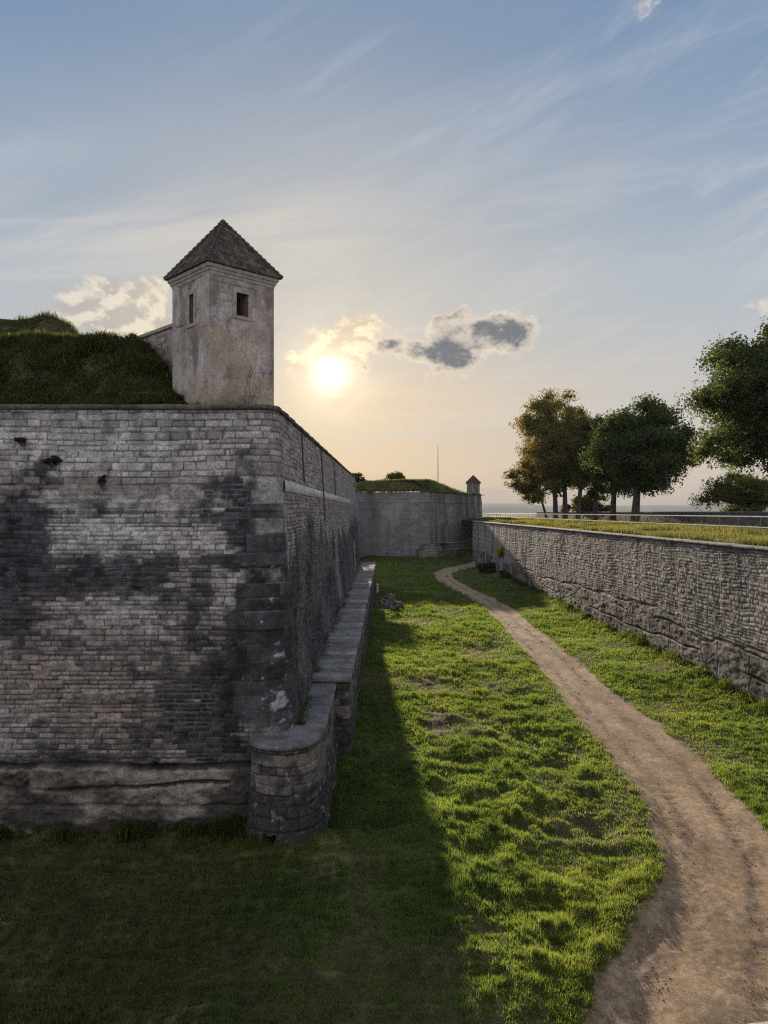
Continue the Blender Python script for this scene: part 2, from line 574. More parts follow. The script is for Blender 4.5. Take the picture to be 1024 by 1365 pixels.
def build_ground():
    ys = [-6.0]
    while ys[-1] < 190:
        ys.append(ys[-1] + max(0.085, 0.0065 * abs(ys[-1])))
    ys = np.array(ys)
    xs = np.concatenate([np.linspace(-70, -17, 30)[:-1], np.arange(-17, -4, .22), np.arange(-4, 17.2, .085), np.linspace(17.4, 60, 20)])
    X, Y = np.meshgrid(xs, ys, indexing='ij')
    Z = ground_z(X, Y)
    g = green_amount(X, Y)
    n = fbm(X * 2.2, Y * 2.2, 31, 4)
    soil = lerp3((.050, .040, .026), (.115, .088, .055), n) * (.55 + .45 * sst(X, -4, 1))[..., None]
    turf = lerp3((.030, .045, .010), (.075, .095, .022), n)
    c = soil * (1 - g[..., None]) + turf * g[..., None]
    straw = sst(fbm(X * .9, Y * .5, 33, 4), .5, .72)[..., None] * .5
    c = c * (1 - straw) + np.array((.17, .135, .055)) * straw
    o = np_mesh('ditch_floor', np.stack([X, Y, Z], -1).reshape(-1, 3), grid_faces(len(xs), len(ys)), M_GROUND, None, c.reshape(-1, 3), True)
    tag(o, 'uneven grassy floor of the dry ditch between the walls', 'ground', kind='structure')
    # the track: its own sheet, its rims dipping under the turf
    ys2 = [2.0]
    while ys2[-1] < 126:
        ys2.append(ys2[-1] + max(0.06, 0.0055 * ys2[-1]))
    ys2 = np.array(ys2)
    a, b = track_edges(ys2)
    s = np.linspace(-.12, 1.12, 90)
    X = a[:, None] + (b - a)[:, None] * s[None, :]
    Y = np.repeat(ys2[:, None], len(s), 1)
    tin = track_in(X, Y)
    wid = (b - a)[:, None]
    S_ = (X - a[:, None]) / wid
    rut = np.exp(-((S_ - .27 - .04 * np.sin(Y * .35)) / .07) ** 2) + np.exp(-((S_ - .70 - .04 * np.sin(Y * .3 + 1)) / .07) ** 2)
    inner = np.exp(-((X - a[:, None] - .45) / .18) ** 2) * sst(Y, 13, 15) * (1 - sst(Y, 21, 24))
    n1 = fbm(X * 1.1, Y * .8, 41, 4); n2 = fbm(X * 6, Y * 6, 42, 4)
    tread = (np.sin(Y * 38 + 5 * n1) > .2) * rut * .022 * sst(n1, .45, .6)
    Z = ground_z(X, Y) + 0.012 + .07 * sst(tin, -.25, .35) - .05 * rut * sst(n1, .25, .5) - .05 * inner + (n2 - .5) * .022 + (n1 - .5) * .045 - tread
    Z -= sst(-tin, -.05, .35) * .12
    c = lerp3((.265, .180, .110), (.41, .292, .190), sst(.6 * n1 + .4 * n2, .3, .7))
    mid = np.exp(-((S_ - .5) / .14) ** 2)[..., None] * sst(fbm(X * .9, Y * .25, 43, 4), .5, .68)[..., None]
    c = c * (1 - .5 * mid) + np.array((.12, .10, .06)) * .5 * mid
    c = c * (1 - .20 * (rut * sst(n1, .2, .5))[..., None]) * (1 + .10 * np.exp(-((S_ - .48) / .1) ** 2))[..., None]
    mud = (sst(fbm(X * 1.6, Y * .55, 44, 4) + .16 * rut - .10, .60, .72) * .4)[..., None]
    c = c * (1 - mud) + np.array((.085, .06, .042)) * mud
    peb = (sst(vn(X * 26, Y * 26, 45), .80, .92) * .5)[..., None]
    c = c * (1 - peb) + np.array((.42, .34, .27)) * peb
    edge = sst(-tin, -.35, .15)[..., None] * .55
    c = c * (1 - edge) + np.array((.11, .085, .05)) * edge
    o = np_mesh('dirt_track', np.stack([X, Y, Z], -1).reshape(-1, 3), grid_faces(len(ys2), len(s), True), M_TRACK, None, c.reshape(-1, 3), True)
    tag(o, 'winding pale dirt track through the ditch', 'track', kind='structure')


def blades(name, x, y, z, h, w, col, lean=0.45, seed=0, mat=None):
    """one triangle pair per blade, bent over; returns the mesh object"""
    rs = np.random.RandomState(seed)
    n = len(x)
    th = rs.uniform(0, 2 * np.pi, n)
    ld = rs.uniform(0, 2 * np.pi, n)
    ln = rs.uniform(.1, 1, n) * lean * h
    dx, dy = np.cos(th) * w / 2, np.sin(th) * w / 2
    lx, ly = np.cos(ld) * ln, np.sin(ld) * ln
    z0 = z - .02
    V = np.empty((n, 5, 3), np.float32)
    V[:, 0] = np.stack([x - dx, y - dy, z0], -1)
    V[:, 1] = np.stack([x + dx, y + dy, z0], -1)
    V[:, 2] = np.stack([x + dx * .8 + lx * .35, y + dy * .8 + ly * .35, z + h * .6], -1)
    V[:, 3] = np.stack([x - dx * .8 + lx * .35, y - dy * .8 + ly * .35, z + h * .6], -1)
    V[:, 4] = np.stack([x + lx, y + ly, z + h * (1 - .25 * (ln / np.maximum(h, 1e-4)) ** 2)], -1)
    b = np.arange(n, dtype=np.int32)[:, None] * 5
    F = np.concatenate([b + np.array([[0, 1, 2]]), b + np.array([[0, 2, 3]]), b + np.array([[3, 2, 4]])], 0)
    C = np.repeat(col[:, None, :], 5, 1)
    return np_mesh(name, V.reshape(-1, 3), F, mat or M_GRASS, None, C.reshape(-1, 3))


def build_grass():
    rs = np.random.RandomState(4)
    N = 1250000
    # spread so that nearer turf gets more, finer blades
    q = rs.rand(N)
    y0, y1 = 9.0, 140.0
    y = (y0 ** -.75 + q * (y1 ** -.75 - y0 ** -.75)) ** (1 / -.75)
    xw = np.minimum(16.6, .60 * y + 1.0)
    xlo = np.maximum(-.60 * y - 1.0, np.where(y < 19.6, -13.0, np.where(y < 25, -2.0, np.where(y < 84, -1.25, -9.0))))
    x = xlo + rs.rand(N) * (xw - xlo)
    # gather into tufts
    tx = np.floor(x * 2.6) + _hash(np.floor(x * 2.6), np.floor(y * 2.6), 71)
    ty = np.floor(y * 2.6) + _hash(np.floor(x * 2.6), np.floor(y * 2.6), 72)
    pull = rs.rand(N) ** 1.5 * .55
    x = x + (tx / 2.6 - x) * pull; y = y + (ty / 2.6 - y) * pull
    g = green_amount(x, y)
    tin = track_in(x, y)
    keep = (tin < .12) & (rs.rand(N) < .03 + 1.0 * g) | ((tin < .6) & (rs.rand(N) < .025))
    x, y, g, tin = x[keep], y[keep], g[keep], tin[keep]
    n = len(x)
    lod = np.maximum(1.0, (y / 17.0) ** .8)
    hum = fbm(x * .8, y * .8, 74, 3) * .6 + .5 * sst(fbm(x * 2.2, y * 2.2, 76, 2), .4, .7)
    h = (.04 + .10 * g * (.3 + 1.4 * hum) + .20 * np.exp(-((19.45 - y) / .45) ** 2) * (x < -3.2) * hum) * rs.uniform(.6, 1.35, n) * (1 + .25 * (lod - 1)) * np.where(x > 11, .8, 1)
    w = .010 * lod * rs.uniform(.7, 1.5, n)
    t = np.clip(fbm(x * .7, y * .7, 75, 3) + rs.uniform(-.3, .3, n), 0, 1)
    c = lerp3((.046, .086, .030), (.170, .210, .074), t)
    yel = sst(fbm(x * .22, y * .16, 77, 4), .46, .64)[:, None] * .28
    c = c * (1 - yel) + c * np.array((1.35, 1.02, .85)) * yel
    dry = (rs.rand(n) < .06 + .20 * (1 - g) + .25 * sst(-x, .5, 5))[:, None]
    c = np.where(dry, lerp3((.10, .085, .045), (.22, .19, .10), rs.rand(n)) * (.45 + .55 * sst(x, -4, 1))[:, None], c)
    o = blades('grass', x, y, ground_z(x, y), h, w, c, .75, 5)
    tag(o, 'lush tussocky green grass covering the ditch floor', 'grass', kind='stuff')


def build_gravel():
    rs = np.random.RandomState(61)
    N = 6500
    y = (12.0 ** -.9 + rs.rand(N) * (60.0 ** -.9 - 12.0 ** -.9)) ** (1 / -.9)
    a, b = track_edges(y)
    s = rs.rand(N)
    s = np.where(rs.rand(N) < .5, s, np.where(rs.rand(N) < .5, rs.rand(N) ** 2.5, 1 - rs.rand(N) ** 2.5))
    x = a + (b - a) * s
    k = (track_in(x, y) > .02) & (rs.rand(N) < .25 + sst(fbm(x * 1.1, y * 1.1, 62, 3), .40, .62))
    x, y = x[k], y[k]; n = len(x)
    r = (.007 + .024 * rs.rand(n) ** 4) * np.maximum(1, y / 24)
    z = ground_z(x, y) + .062
    D = np.array([(1, 0, 0), (0, 1, 0), (-1, 0, 0), (0, -1, 0), (0, 0, .75), (0, 0, -.9)])
    V = np.stack([x, y, z], -1)[:, None, :] + D[None] * r[:, None, None] * rs.uniform(.7, 1.35, (n, 6, 1)) + rs.uniform(-.25, .25, (n, 6, 3)) * r[:, None, None]
    T = np.array([(0, 1, 4), (1, 2, 4), (2, 3, 4), (3, 0, 4), (1, 0, 5), (2, 1, 5), (3, 2, 5), (0, 3, 5)])
    F = (np.arange(n)[:, None, None] * 6 + T[None]).reshape(-1, 3)
    c = lerp3((.24, .18, .125), (.46, .38, .30), rs.rand(n))
    o = np_mesh('gravel', V.reshape(-1, 3), F, M_TRACK, None, np.repeat(c[:, None, :], 6, 1).reshape(-1, 3))
    tag(o, 'loose pebbles and clods scattered over the dirt track', 'gravel', kind='stuff')


build_ground()
build_grass()
build_gravel()


# ------------------------------------------------------------------ masonry
def catmull(pts, step=.05):
    pts = [np.array(p, float) for p in pts]
    out = []
    for i in range(len(pts) - 1):
        p0, p1, p2, p3 = pts[max(i - 1, 0)], pts[i], pts[i + 1], pts[min(i + 2, len(pts) - 1)]
        n = max(2, int(np.linalg.norm(p2 - p1) / step))
        for k in range(n):
            t = k / n
            out.append(.5 * ((2 * p1) + (-p0 + p2) * t + (2 * p0 - 5 * p1 + 4 * p2 - p3) * t * t + (-p0 + 3 * p1 - 3 * p2 + p3) * t ** 3))
    out.append(pts[-1])
    return np.array(out)


def round_path(pts, radii, arc=.04):
    """polyline with rounded corners"""
    out = [np.array(pts[0], float)]
    for i in range(1, len(pts) - 1):
        p, a, b = (np.array(q, float) for q in (pts[i], pts[i - 1], pts[i + 1]))
        d0 = (a - p) / np.linalg.norm(a - p); d1 = (b - p) / np.linalg.norm(b - p)
        r = radii[i]
        if r <= 0:
            out.append(p); continue
        cosA = np.dot(d0, d1); half = math.acos(max(-1, min(1, cosA))) / 2
        tl = r / math.tan(half)
        s, e = p + d0 * tl, p + d1 * tl
        n = max(4, int(r * (math.pi - 2 * half) / arc))
        for k in range(n + 1):
            t = k / n
            out.append((1 - t) ** 2 * s + 2 * t * (1 - t) * p + t * t * e)
    out.append(np.array(pts[-1], float))
    return np.array(out)


def resample(path, spacing):
    """spacing: function of (x, y) -> step; returns points, outward (right hand) normals, arc length"""
    seg = np.linalg.norm(np.diff(path, axis=0), axis=1)
    L = np.concatenate([[0], np.cumsum(seg)])
    us = [0.0]
    while us[-1] < L[-1]:
        x = np.interp(us[-1], L, path[:, 0]); y = np.interp(us[-1], L, path[:, 1])
        us.append(us[-1] + spacing(x, y))
    us[-1] = L[-1]
    us = np.array(us)
    P = np.stack([np.interp(us, L, path[:, 0]), np.interp(us, L, path[:, 1])], -1)
    e = .03
    A = np.stack([np.interp(us + e, L, path[:, 0]), np.interp(us + e, L, path[:, 1])], -1)
    B = np.stack([np.interp(us - e, L, path[:, 0]), np.interp(us - e, L, path[:, 1])], -1)
    T = A - B
    T /= np.maximum(np.linalg.norm(T, axis=1, keepdims=True), 1e-9)
    Nn = np.stack([T[:, 1], -T[:, 0]], -1)
    return P, Nn, us


def courses(U, V, hmin, hmax, wmin, wmax, seed, umin=-60, umax=140, warp=.03):
    """irregular coursed stones; returns id hash, edge distance, centre u, centre v, second hash"""
    rs = np.random.RandomState(seed)
    U = U + (fbm(U * 1.3, V * 1.3, seed, 2) - .5) * warp * 2
    V = V + (fbm(U * .45, V * .8 + 30, seed + 1, 3) - .5) * warp * 3
    vb = [-14.0]
    while vb[-1] < 12:
        vb.append(vb[-1] + rs.uniform(hmin, hmax))
    vb = np.array(vb)
    r = np.clip(np.searchsorted(vb, V) - 1, 0, len(vb) - 2)
    v0, v1 = vb[r], vb[r + 1]
    K = int((umax - umin) / ((wmin + wmax) / 2)) + 4
    uu = np.clip((U - umin) / ((wmin + wmax) / 2), 0, None)
    # joints jittered inside equal cells, some joints removed to make longer stones
    ki = np.floor(uu)

    def joint(k):
        return k + (.5 + (_hash(k, r, seed + 5) - .5) * .85)
    j0, j1, jm = joint(ki - 1), joint(ki), joint(ki + 1)
    lo = np.where(uu < j1, j0, j1); hi = np.where(uu < j1, j1, jm); kk = np.where(uu < j1, ki - 1, ki)
    # merge pairs: joint kk dropped
    drop_lo = _hash(kk, r, seed + 9) < .28
    lo2 = np.where(drop_lo, joint(kk - 1), lo)
    key = np.where(drop_lo, kk - 1, kk)
    drop_hi = _hash(kk + 1, r, seed + 9) < .28
    hi2 = np.where(drop_hi & ~drop_lo, joint(kk + 2), hi)
    cell = (wmin + wmax) / 2
    a, b = lo2 * cell + umin, hi2 * cell + umin
    ed = np.minimum(np.minimum(U - a, b - U), np.minimum(V - v0, v1 - V))
    return _hash(key, r, seed + 11), ed, (a + b) / 2, (v0 + v1) / 2, _hash(key, r, seed + 12)


def wall_mesh(name, path, spacing, ztop, zbot, batter, nv, fn, mat, parent=None, vpow=1.0):
    """a battered wall along a path; fn(U, Z, X, Y) -> displacement, colour. ztop/zbot functions of (x, y)"""
    P, Nn, us = resample(path, spacing)
    zt = np.array([ztop(*p) for p in P]); zb = np.array([zbot(*p) for p in P])
    t = np.linspace(0, 1, nv) ** vpow
    Z = zt[:, None] + (zb - zt)[:, None] * t[None, :]
    U = np.repeat(us[:, None], nv, 1)
    off = batter * (zt[:, None] - Z)
    X = P[:, 0][:, None] + Nn[:, 0][:, None] * off
    Y = P[:, 1][:, None] + Nn[:, 1][:, None] * off
    d, c = fn(U, Z, X, Y)
    X = X + Nn[:, 0][:, None] * d; Y = Y + Nn[:, 1][:, None] * d
    return np_mesh(name, np.stack([X, Y, Z], -1).reshape(-1, 3), grid_faces(len(us), nv, True), mat, parent, c.reshape(-1, 3))


def blob_sum(U, V, spots):
    t = np.zeros(np.shape(U))
    for (cx, cy, rx, ry, a) in spots:
        t = t + a * np.exp(-.5 * (((U - cx) / rx) ** 2 + ((V - cy) / ry) ** 2))
    return t


# spots read off the front face; crop scale 2.275, wall at about 20 m -> metres
def FS(cx, cy, rx, ry, a):
    px, py = cx / 2.275, cy / 2.275 + 540
    return ((px - 512) * .0199, (683 - py) * .0199, rx / 2.275 * .0199, ry / 2.275 * .0199, a)


FRONT_DARK = [FS(*s) for s in [
    (60, 340, 110, 55, .75), (355, 320, 90, 38, .85), (600, 325, 70, 36, .9), (500, 355, 60, 26, .6), (40, 520, 80, 120, .95), (20, 680, 45, 60, .8),
    (300, 500, 150, 45, .72), (440, 540, 120, 50, .6), (600, 590, 60, 50, .85), (180, 560, 110, 40, .5), (600, 470, 90, 18, .7), (400, 425, 40, 9, .6), (170, 645, 45, 18, .7),
    (610, 700, 60, 30, .55), (720, 320, 40, 90, .75), (740, 480, 60, 130, .95), (760, 720, 55, 90, .95), (640, 900, 110, 90, .95), (570, 930, 60, 80, .6), (680, 1010, 90, 60, .8),
    (700, 820, 50, 60, .7), (850, 560, 50, 160, .85), (860, 860, 50, 120, .7), (150, 1000, 50, 40, .6), (380, 1010, 60, 40, .7), (120, 210, 60, 40, .55), (155, 175, 30, 35, .5), (60, 100, 25, 12, .6),
    (45, 30, 25, 14, .8), (135, 95, 18, 10, .6), (305, 230, 12, 22, .6), (300, 1065, 500, 14, .7), (800, 1150, 80, 90, .8), (690, 1120, 60, 60, .5), (440, 820, 50, 14, .55), (420, 670, 28, 9, .6), (250, 1240, 300, 20, .35)]]
FRONT_PALE = [FS(*s) for s in [
    (250, 130, 330, 75, .8), (60, 120, 120, 60, .5), (420, 400, 170, 45, .7), (620, 420, 80, 30, .6), (505, 310, 45, 22, .7), (690, 570, 40, 70, .8), (280, 600, 160, 30, .45), (250, 380, 80, 50, .6),
    (350, 660, 200, 40, .4), (640, 300, 30, 30, .3), (790, 870, 40, 90, .7), (250, 1190, 130, 70, .45), (560, 1150, 120, 40, .35), (380, 1280, 60, 40, .4)]]
FRONT_BROWN = [FS(*s) for s in [(230, 830, 200, 130, .9), (600, 770, 110, 80, .7), (250, 250, 260, 20, .7), (480, 960, 90, 80, .6), (630, 170, 60, 60, .4), (140, 570, 100, 80, .4), (300, 1180, 400, 80, .6)]]

CORNER_U = 14.08      # arc length along the path where the front meets the side


def bastion_fn(U, Z, X, Y):
    Uf = U - CORNER_U - 2.92            # equals x on the front face
    side = sst(U, CORNER_U + .15, CORNER_U + .55)
    # three kinds of coursing
    hA, eA, cuA, cvA, gA = courses(U, Z, .13, .23, .18, .52, 101, warp=.05)
    hB, eB, cuB, cvB, gB = courses(U, Z, .09, .155, .17, .44, 202, warp=.032)
    hQ, eQ, cuQ, cvQ, gQ = courses(U, Z, .34, .52, .55, 1.05, 303, warp=.03)
    top = Z > .75
    front = U < CORNER_U + .3
    qlim = -1.55 + .5 * (_hash(np.floor(Z * 2.2), np.floor(Z * 0), 5) - .5) - .4 * sst(-Z, 1, 6)
    quoin = (Uf > qlim - 2.92 + 1.55 - .95) & (U < CORNER_U + .9) & (Z < 1.4) & (Z > -5.8)
    h = np.where(quoin, hQ, np.where(top, hA, hB)); e = np.where(quoin, eQ, np.where(top, eA, eB))
    cu = np.where(quoin, cuQ, np.where(top, cuA, cuB)); cv = np.where(quoin, cvQ, np.where(top, cvA, cvB))
    g = np.where(quoin, gQ, np.where(top, gA, gB))
    smooth_band = front & (Z > .12) & (Z < .72)      # the plain rendered strip under the upper courses
    cuf = cu - CORNER_U - 2.92
    mu, mv = cuf * .45 + Uf * .55, cv * .45 + Z * .55
    n_st = fbm(cu * .55, cv * .9, 11, 3); n_fine = fbm(U * 3.1, Z * 3.1, 12, 4); n_big = fbm(U * .5, Z * .5, 13, 3)
    dark = blob_sum(mu, mv, FRONT_DARK) - .75 * blob_sum(mu, mv, FRONT_PALE) + (n_st - .5) * 1.1 + (h - .5) * .80 + (n_fine - .5) * 1.1 + (fbm(U * 1.2, Z * 1.4, 33, 4) - .5) * 1.2 + (fbm(U * 3.0, Z * .35, 34, 4) - .5) * .7
    dark_f = sst(dark, .07, .88)
    # side face: dark below, pale above, streaked
    stv = fbm(U * 1.1, Z * .12, 14, 4)
    dline = -.55 - .5 * sst(U, CORNER_U + 4, CORNER_U + 20) + (stv - .5) * 2.6 + .8 * sst(U, CORNER_U + 34, CORNER_U + 58)
    dark_s = sst(dline - Z, -.35, .6) * (.72 + .28 * sst(n_st, .3, .6)) * (1 - .75 * sst(fbm(U * .16, Z * .3, 15, 3), .58, .70) * (U > CORNER_U + 20))
    drk = dark_f * (1 - side) + dark_s * side
    pale = np.clip(blob_sum(mu, mv, FRONT_PALE), 0, 1)
    brown = np.clip(blob_sum(mu, mv, FRONT_BROWN) + (n_big - .5) * .6, 0, 1)
    brown = brown * (1 - side) + side * sst(Z, -2.0, .6) * .55
    pale = pale * (1 - side) + side * sst(Z, .2, 1.2) * .7
    c = lerp3((.215, .20, .19), (.47, .45, .435), np.clip(.24 + .6 * pale + (g - .5) * .95 + (n_fine - .5) * .5, 0, 1))
    br = lerp3((.18, .13, .10), (.33, .25, .195), g)
    c = c * (1 - .75 * brown[..., None]) + br * .75 * brown[..., None]
    dk = lerp3((.020, .020, .023), (.095, .090, .094), np.clip((n_fine - .25) * 1.1 + (h - .5) * .7, 0, 1))
    c = c * (1 - drk[..., None]) + dk * drk[..., None]
    # joints: pale lime on sound stones, dirt on the rest
    jt = (1 - sst(e + (n_fine - .5) * .02, .003, .020))
    jc = np.where((pale > .45)[..., None] & (drk < .4)[..., None], np.array((.09, .085, .085)), np.array((.045, .042, .042)))
    jm = (jt * np.where(smooth_band, .25, .85))[..., None]
    lime = (sst(fbm(U * .8, Z * .8, 16, 3), .52, .62) * drk * jt)[..., None]
    c = c * (1 - jm) + jc * jm
    c = c * (1 - lime * .8) + np.array((.17, .165, .165)) * lime * .8
    # white lichen down the corner
    lic_band = np.exp(-((U - CORNER_U + .10) / .34) ** 2) * sst(-Z, -.6, 2.0)
    lic = sst(fbm(U * 7.0, Z * 5.5, 17, 4) + lic_band * .30 + .13 * sst(-Z, 1, 5) * lic_band, .96, 1.02) * sst(n_fine, .35, .5)
    spk = sst(fbm(U * 17, Z * 17, 18, 2), .87, .92) * .4
    lic = np.clip(lic + spk * (drk > .5), 0, 1)[..., None]
    c = c * (1 - lic) + np.array((.36, .36, .37)) * lic
    # run-off streaks below the coping
    stk = sst(fbm(U * 2.3, Z * .18, 19, 4), .56, .72) * sst(Z, -.5, 2.4) * .5
    c = c * (1 - stk[..., None] * .6)
    d = np.where(smooth_band, -.002, -.028 * jt) + (h - .5) * np.where(quoin, .05, .036) + (n_fine - .5) * .03 + (n_big - .5) * .06
    lost = sst(fbm(cu * .9, cv * .9, 20, 2) + (g - .5) * .5, .78, .84) * front
    d = d - lost * .05
    # string line between the upper and lower masonry
    d = d + .05 * np.exp(-((Z - .06) / .05) ** 2) * front
    # rock foot below the footing line, front only
    rock = sst(-Z, 6.50, 6.62) * (1 - side)
    strata = Z + .22 * (fbm(U * .45, Z * .2, 25, 3) - .5)
    r1 = fbm(U * 1.0, strata * 1.7, 26, 6); r2 = fbm(U * 2.5, Z * 4.5, 27, 4)
    crack = np.exp(-((strata + 6.62) / .06) ** 2) * .22 + np.exp(-((strata + 7.12 + .12 * np.sin(U * .9)) / .04) ** 2) * .17 * sst(fbm(U * .5, U * 0, 28, 2), .3, .5) + np.exp(-((strata + 7.62) / .04) ** 2) * .05
    vr = np.exp(-((((U * .31 + .25 * r1) % 1.0) - .5) / .018) ** 2) * .10
    d_rock = .07 + (r1 - .5) * .20 + (r2 - .5) * .10 + (fbm(U * 6, Z * 8, 35, 3) - .5) * .06 - crack - vr * (fbm(U, Z, 29, 2) > .5)
    d = d * (1 - rock) + d_rock * rock - np.exp(-((strata + 6.58) / .07) ** 2) * .10 * (1 - side) * (U < CORNER_U - .5)
    rc = lerp3((.085, .07, .056), (.30, .26, .22), np.clip(sst(r1 * .6 + r2 * .4, .32, .68), 0, 1))
    pb = sst(fbm(U * 1.3, Z * 1.6, 31, 5), .55, .68)[..., None] * .55
    rc = rc * (1 - pb) + np.array((.25, .225, .20)) * pb
    rdk = sst(fbm(U * .7, Z * 1.3, 30, 4) + .25 * (crack > .05) + .3 * sst(Uf, -4.8, -3.2) + .25 * sst(-Z, 7.7, 8.3), .48, .70)[..., None] * .85
    rc = rc * (1 - rdk) + np.array((.030, .028, .026)) * rdk
    c = c * (1 - rock[..., None]) + rc * rock[..., None]
    return d, np.clip(c, .008, .8)


def bastion_top(x, y):
    return 2.75 + 1.0 * np.clip((y - 21) / 63.0, 0, 1.05)


def build_bastion():
    root = empty('bastion', (-3, 20, FLOOR), 'tall near bastion with dark lichen patches on its battered front and long receding flank', 'fortification')
    path = round_path([(-17, 20.2), (-2.92, 20.2), (-3.22, 84.0), (-16, 88.5)], [0, .55, .6, 0])
    def sp(x, y):
        if y < 20.9: return .026 if x > -11.2 else .12
        return max(.03, .0021 * y) if y < 84 else .25
    wall_mesh('wall', path, sp, bastion_top, lambda x, y: FLOOR - .7, .06, 420, bastion_fn, M_STONE, root)
    # thin coping course along both top edges
    cp = round_path([(-17, 20.2), (-2.92, 20.2), (-3.22, 84.0), (-16, 88.5)], [0, .55, .6, 0])
    P, Nn, us = resample(cp, lambda x, y: .12 if y < 40 else .4)
    prof = [(-.55, .0), (.02, .0), (.075, .02), (.085, .11), (.05, .14), (-.55, .17)]
    V = []; C = []
    for i, (p, n) in enumerate(zip(P, Nn)):
        zt = bastion_top(*p) + .004
        for (o, dz) in prof:
            jig = .022 * (fbm(np.array(us[i] * 1.7), np.array(dz * 9.0), 61, 3) - .5) * 2
            V.append((p[0] + n[0] * (o + jig), p[1] + n[1] * (o + jig), zt + dz + jig * .7))
            k = float(vn(np.array(us[i] * 1.1), np.array(dz * 4), 62))
            C.append((.045 + .10 * k, .043 + .09 * k, .040 + .075 * k))
    np_mesh('coping', np.array(V), grid_faces(len(P), len(prof), True), M_STONE, root, np.array(C))
    # pale stone string course along the flank, proud of the wall
    mbv = []; mbc = []
    ys = np.arange(20.95, 66, .25)
    prof = [(0, 0), (.018, .01), (.018, .31), (0, .32)]
    for y in ys:
        z = .58 + .15 * (y - 21) / 40
        xw = -2.92 - .30 * (y - 20.2) / 63.8 + .06 * (bastion_top(0, y) - z)
        fade = 1 - float(sst(np.array(y), 42, 50))
        for (o, dz) in prof:
            mbv.append((xw + (o + .012) * (0.35 + .65 * fade), y, z + dz))
            k = .40 + .16 * float(vn(np.array(y * .8), np.array(dz * 3), 63)) + .06 * fade
            mbc.append((k, k * .97, k * .93))
    np_mesh('string_course', np.array(mbv), grid_faces(len(ys), len(prof)), M_STONE, root, np.array(mbc))
    # conduits running down the flank
    for (px, z0, z1) in ((400.5, 2.7, .98), (428, 2.8, -.4), (446, 2.9, .95)):
        y = -2.88 / ((px - 512) / 1000.0)
        xt = -2.92 - .30 * (y - 20.2) / 63.8
        m = MB()
        m.tube([(xt + .06 * (bastion_top(0, y) - z) + .10, y, z) for z in (z0, (z0 + z1) / 2, z1)], .035, 6)
        m.build('conduit', M_IRON, root)
    # a small overflow spout high on the flank near its far end
    y = 75.0
    x = -2.92 - .30 * (y - 20.2) / 63.8
    m = MB(); m.box((x - .2, y - .35, 2.55), (x + .45, y + .35, 2.95)); m.build('spout', M_SLAB_PLAIN, root, .03)


M_SLAB_PLAIN = mat_plain('grey_stone', (.12, .115, .11), (.26, .25, .235), 4.0, 0.9, 0.02)
build_bastion()


# ------------------------------------------------------------------ stepped ledge at the foot of the bastion
def ledge_fn(top):
    def fn(U, Z, X, Y):
        h, e, cu, cv, g = courses(U, Z, .20, .34, .32, .75, 404, warp=.03)
        n = fbm(U * 3, Z * 3, 81, 4); nb = fbm(U * .5, Z * .6, 82, 3)
        c = lerp3((.13, .115, .10), (.28, .255, .225), np.clip(g * .6 + nb * .5 - .1, 0, 1))
        drk = sst(.13 + nb * .6 + (1 - sst(Z, FLOOR + .3, top - .3)) * .35 + (g - .5) * .35 + (n - .5) * .5, .38, .62)[..., None] * .9
        c = c * (1 - drk) + lerp3((.018, .018, .018), (.055, .052, .048), n) * drk
        j = (1 - sst(e, .005, .022))
        c = c * (1 - .6 * j[..., None])
        lic = sst(fbm(U * 6, Z * 5, 83, 3), .70, .76)[..., None] * .5
        c = c * (1 - lic) + np.array((.33, .32, .32)) * lic
        d = -.025 * j + (h - .5) * .05 + (n - .5) * .05 + (nb - .5) * .12
        return d, c
    return fn


